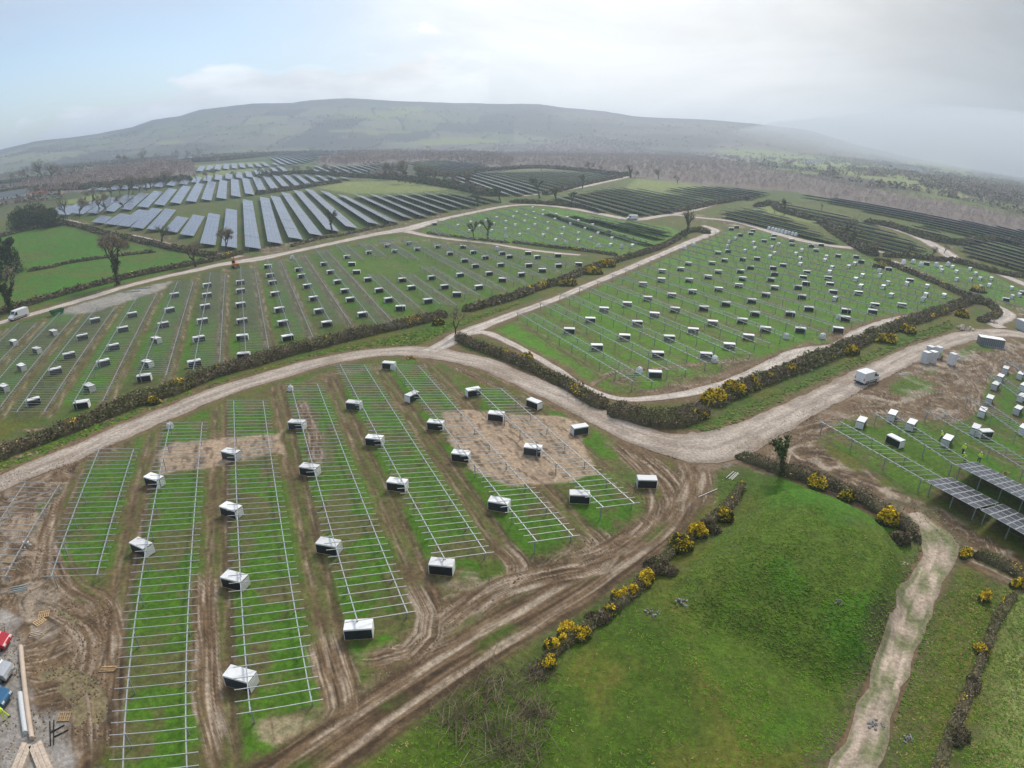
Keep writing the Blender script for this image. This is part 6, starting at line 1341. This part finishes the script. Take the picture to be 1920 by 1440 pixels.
heap(50, 1022, .9, .6, 'film', 'scatter of white sacks at left edge', 'sack_heap', 9); heap(1278, 1132, .9, .25, 'stone', 'grey rubble patch on the mound foot', n=30); heap(1222, 1150, .8, .2, 'stone', 'dark stones left of the grey rubble patch'); heap(1558, 1172, .5, .3, 'stone', 'small stump heap on the mound slope')
heap(1694, 1062, .5, .2, 'palewood', 'pale stones where mound meets clay drive'); heap(1885, 888, .8, .4, 'sandheap', 'orange spoil behind the long solar table'); heap(1640, 1360, .8, .12, 'stone', 'dark debris on the lower clay drive'); heap(1700, 1385, .6, .15, 'stone', 'dark debris right of the lower clay drive')
heap(1700, 600, 2, .5, 'palewood', 'pale spoil heap on the winding track corner')

# farm houses far off
def house(px, py, L, w_, h, rz, lab, wm='film', rm='dgrey'):
    x, y = W1(px, py); x, y = (x, y) if math.hypot(x, y) < 4500 else tuple(np.array((x, y))*4000/math.hypot(x, y)); root = empty('farm_building', (x, y, gz(x, y)), rz)
    b = MB(); b.box((0, 0, h/2), (L, w_, h)); b.build('wall', M[wm], root); b = MB(); b.prism([(-w_/2-.4, h), (w_/2+.4, h), (0, h+w_*.35)], -L/2-.3, L/2+.3); r = b.build('roof', M[rm], root); r.rotation_euler = (0, 0, math.pi/2)
    for k in (-.3, 0, .3): b = MB(); b.box((L*k, -w_/2-.03, h*.5), (1.2, .05, 1.3)); b.build('window', M['glass'], root)
    tag(root, lab, 'building')
M['rust'] = mat('rust red roof', (.28, .09, .06), .7, .2, noise=.2)
house(72, 369, 13, 7, 2.5, .2, 'long farm shed with rusty red roof behind the left tree group', 'dgrey', 'rust'); house(20, 372, 34, 12, 2.5, .3, 'wide grey shed at far left edge')
house(83, 297, 22, 10, 4, .1, 'tiny white house on the far left plain'); house(348, 298, 24, 10, 4, .1, 'white farmhouse in far left centre hedges'); house(370, 295, 18, 9, 4, .3, 'second white farmhouse right of the first, left plain')
house(620, 283, 30, 10, 4, .1, 'tiny pale shed beyond the farthest panels'); house(1524, 306, 34, 12, 4, .1, 'small white shed on the pale right moor'); house(1684, 320, 40, 14, 5, .2, 'pale farm roof in right far hedges'); house(1712, 318, 40, 14, 5, .2, 'white far farmhouse near the mist, right'); house(965, 271, 50, 14, 5, 0, 'tiny white shed left on the purple plain')
import bmesh
HAZE = 0.00035

# ------------------------------------------------------------------ camera, light, sky, air
cam = bpy.data.cameras.new('camera'); co = bpy.data.objects.new('camera', cam); COL.objects.link(co); scene.camera = co
cam.type = 'PANO'; cam.sensor_width = 36; cam.sensor_fit = 'HORIZONTAL'; cam.clip_end = 40000; cam.clip_start = .5
cc_ = cam.cycles if hasattr(cam, 'cycles') and hasattr(cam.cycles, 'panorama_type') else cam
cc_.panorama_type = 'FISHEYE_LENS_POLYNOMIAL'
cc_.fisheye_fov = R(170)
cc_.fisheye_polynomial_k0 = 0
for i, k in enumerate(KP): setattr(cc_, 'fisheye_polynomial_k%d' % (i+1), -k)
cr, sr, cp, sp = math.cos(ROLL), math.sin(ROLL), math.cos(PITCH), math.sin(PITCH)
def cam2w(v):
    x = cr*v[0]-sr*v[1]; y = sr*v[0]+cr*v[1]; z = v[2]; return (x, -z*cp+y*sp, z*sp+y*cp)
cx_, cy_, cz_ = cam2w((1, 0, 0)), cam2w((0, 1, 0)), cam2w((0, 0, 1))
co.matrix_world = Matrix(((cx_[0], cy_[0], cz_[0], 0), (cx_[1], cy_[1], cz_[1], 0), (cx_[2], cy_[2], cz_[2], CAM_H), (0, 0, 0, 1)))

SUN_AZ, SUN_EL = 24, 46
sun = bpy.data.lights.new('sun', 'SUN'); so = bpy.data.objects.new('sun', sun); COL.objects.link(so)
sun.energy = 1.8; sun.angle = R(14); sun.color = (1, .93, .82)
dvec = Vector((math.sin(R(SUN_AZ))*math.cos(R(SUN_EL)), math.cos(R(SUN_AZ))*math.cos(R(SUN_EL)), math.sin(R(SUN_EL))))
so.rotation_euler = dvec.to_track_quat('Z', 'Y').to_euler(); so.location = (0, 0, 200)
w = bpy.data.worlds.new('World'); scene.world = w; w.use_nodes = True; nt = w.node_tree; N = nt.nodes; Lk = nt.links; N.clear()
out = N.new('ShaderNodeOutputWorld'); sky = N.new('ShaderNodeTexSky'); sky.sky_type = 'NISHITA'; sky.sun_disc = False
sky.sun_elevation = R(SUN_EL); sky.sun_rotation = R(SUN_AZ); sky.air_density = 1.0; sky.dust_density = .8; sky.ozone_density = 1.2
bs = N.new('ShaderNodeBackground'); bs.inputs['Strength'].default_value = .11; Lk.new(sky.outputs[0], bs.inputs['Color'])
tc = N.new('ShaderNodeTexCoord')
def math_(op, a, b=None, clamp=False):
    n = N.new('ShaderNodeMath'); n.operation = op; n.use_clamp = clamp
    for i, v in enumerate((a, b)):
        if v is None: continue
        if isinstance(v, (int, float)): n.inputs[i].default_value = v
        else: Lk.new(v, n.inputs[i])
    return n.outputs[0]
def mr(v, a, b, c, d, smooth=True):
    n = N.new('ShaderNodeMapRange'); n.interpolation_type = 'SMOOTHSTEP' if smooth else 'LINEAR'
    for i, q in enumerate((a, b, c, d)): n.inputs[i+1].default_value = q
    Lk.new(v, n.inputs[0]); return n.outputs[0]
nrm = N.new('ShaderNodeVectorMath'); nrm.operation = 'NORMALIZE'; Lk.new(tc.outputs['Generated'], nrm.inputs[0])
sx = N.new('ShaderNodeSeparateXYZ'); Lk.new(nrm.outputs[0], sx.inputs[0])
az = math_('ARCTAN2', sx.outputs[0], sx.outputs[1]); el = math_('ARCSINE', sx.outputs[2])
# clouds stretched along the horizon
mp = N.new('ShaderNodeMapping'); mp.inputs['Scale'].default_value = (1.0, 1.0, 3.2); Lk.new(nrm.outputs[0], mp.inputs['Vector'])
def cn(sc, det, ro=.55, dist=0.0, off=(0, 0, 0)):
    m = N.new('ShaderNodeMapping'); m.inputs['Location'].default_value = off; Lk.new(mp.outputs[0], m.inputs['Vector'])
    n = N.new('ShaderNodeTexNoise'); n.inputs['Scale'].default_value = sc; n.inputs['Detail'].default_value = det; n.inputs['Roughness'].default_value = ro; n.inputs['Distortion'].default_value = dist
    Lk.new(m.outputs[0], n.inputs['Vector']); return n.outputs['Fac']
nA = cn(1.6, 7, .58, .3, (3.1, 0, 0)); nB = cn(6, 8, .6, .2, (0, 5, 0)); nC = cn(2.6, 6, .6, .6, (9, 2, 0)); nD = cn(.9, 3, .5, 0, (1, 7, 0))
# cover grows from the blue left to the closed right
cov = mr(az, -.62, -.02, .0, 1.0)
thin = math_('MULTIPLY', mr(nA, .44, .70, 0, 1), .35)
high = math_('MULTIPLY', mr(el, .13, .26, 0, .55), mr(nC, .35, .6, .3, 1))
# heap clouds low on the left: their tops follow a wavy edge
edge = math_('ADD', mr(az, -.8, -.2, .045, .15, False), math_('MULTIPLY', math_('SUBTRACT', nB, .5), .15))
heap = mr(math_('SUBTRACT', edge, el), -.004, .016, 0, 1)
heap = math_('MULTIPLY', heap, mr(az, -.15, .0, 1, 0))
full = math_('ADD', cov, math_('MULTIPLY', math_('SUBTRACT', nA, .5), .9), True)
f1 = math_('MAXIMUM', math_('MAXIMUM', full, thin), math_('MAXIMUM', high, heap)); f1 = math_('MINIMUM', f1, 1.0)
# brightness of the cloud: bright round the veiled sun, grey rain to the right
sd = N.new('ShaderNodeVectorMath'); sd.operation = 'DOT_PRODUCT'; Lk.new(nrm.outputs[0], sd.inputs[0]); g_el, g_az = R(13), R(10)
sd.inputs[1].default_value = (math.sin(g_az)*math.cos(g_el), math.cos(g_az)*math.cos(g_el), math.sin(g_el))
glow = mr(sd.outputs['Value'], .80, .995, 0, 1)
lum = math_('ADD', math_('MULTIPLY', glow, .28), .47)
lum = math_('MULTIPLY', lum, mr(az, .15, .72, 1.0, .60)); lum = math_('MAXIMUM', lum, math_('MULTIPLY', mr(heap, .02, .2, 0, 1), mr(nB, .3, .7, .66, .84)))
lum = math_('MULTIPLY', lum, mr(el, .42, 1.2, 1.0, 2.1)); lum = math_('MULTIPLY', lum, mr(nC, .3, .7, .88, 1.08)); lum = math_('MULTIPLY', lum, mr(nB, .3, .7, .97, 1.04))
cm = N.new('ShaderNodeMix'); cm.data_type = 'RGBA'; cm.inputs[6].default_value = (.90, .95, 1.0, 1); cm.inputs[7].default_value = (1.0, .985, .96, 1); Lk.new(glow, cm.inputs[0])
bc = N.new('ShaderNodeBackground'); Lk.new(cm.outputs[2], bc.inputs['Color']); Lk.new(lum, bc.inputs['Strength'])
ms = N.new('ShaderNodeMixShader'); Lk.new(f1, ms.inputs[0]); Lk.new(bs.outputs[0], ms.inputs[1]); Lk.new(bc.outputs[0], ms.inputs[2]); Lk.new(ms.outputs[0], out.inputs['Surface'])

# haze : one closed box of even thin air
hz = MB(); hz.box((0, 0, 132), (18000, 18000, 268)); 
mh = bpy.data.materials.new('haze air'); mh.use_nodes = True; n2 = mh.node_tree; n2.nodes.clear(); oo = n2.nodes.new('ShaderNodeOutputMaterial'); pv_ = n2.nodes.new('ShaderNodeVolumePrincipled')
pv_.inputs['Color'].default_value = (.74, .85, 1.0, 1); pv_.inputs['Density'].default_value = HAZE; pv_.inputs['Anisotropy'].default_value = .35
n2.links.new(pv_.outputs[0], oo.inputs['Volume'])
if HAZE > 0:
    ho = hz.build('haze', mh); tag(ho, 'pale haze filling the air over the fields and hills', 'haze', kind='stuff')
# rain mist standing over the far right country
bm_ = bmesh.new(); bmesh.ops.create_icosphere(bm_, subdivisions=3, radius=1)
for v in bm_.verts:
    f = 1+.12*math.sin(v.co.x*5+v.co.z*3)*math.cos(v.co.y*4); v.co = Vector((v.co.x*1500*f, v.co.y*1700*f, v.co.z*250*f))
me = bpy.data.meshes.new('rain_mist'); bm_.to_mesh(me); bm_.free(); mm = mh.copy(); mm.name = 'rain mist'
pn_ = [n for n in mm.node_tree.nodes if n.type == 'PRINCIPLED_VOLUME'][0]; pn_.inputs['Density'].default_value = .0016; pn_.inputs['Color'].default_value = (.80, .84, .92, 1)
me.materials.append(mm); o = link('rain_mist', me, loc=(2250, 2250, 40)); tag(o, 'grey rain mist swallowing the far right hills', 'mist', kind='stuff')
scene.cycles.volume_bounces = 1; scene.cycles.max_bounces = 6; scene.cycles.diffuse_bounces = 2; scene.cycles.glossy_bounces = 2; scene.cycles.transparent_max_bounces = 8
scene.view_settings.view_transform = 'Standard'; scene.view_settings.look = 'None'; scene.view_settings.exposure = .66; scene.view_settings.gamma = 1
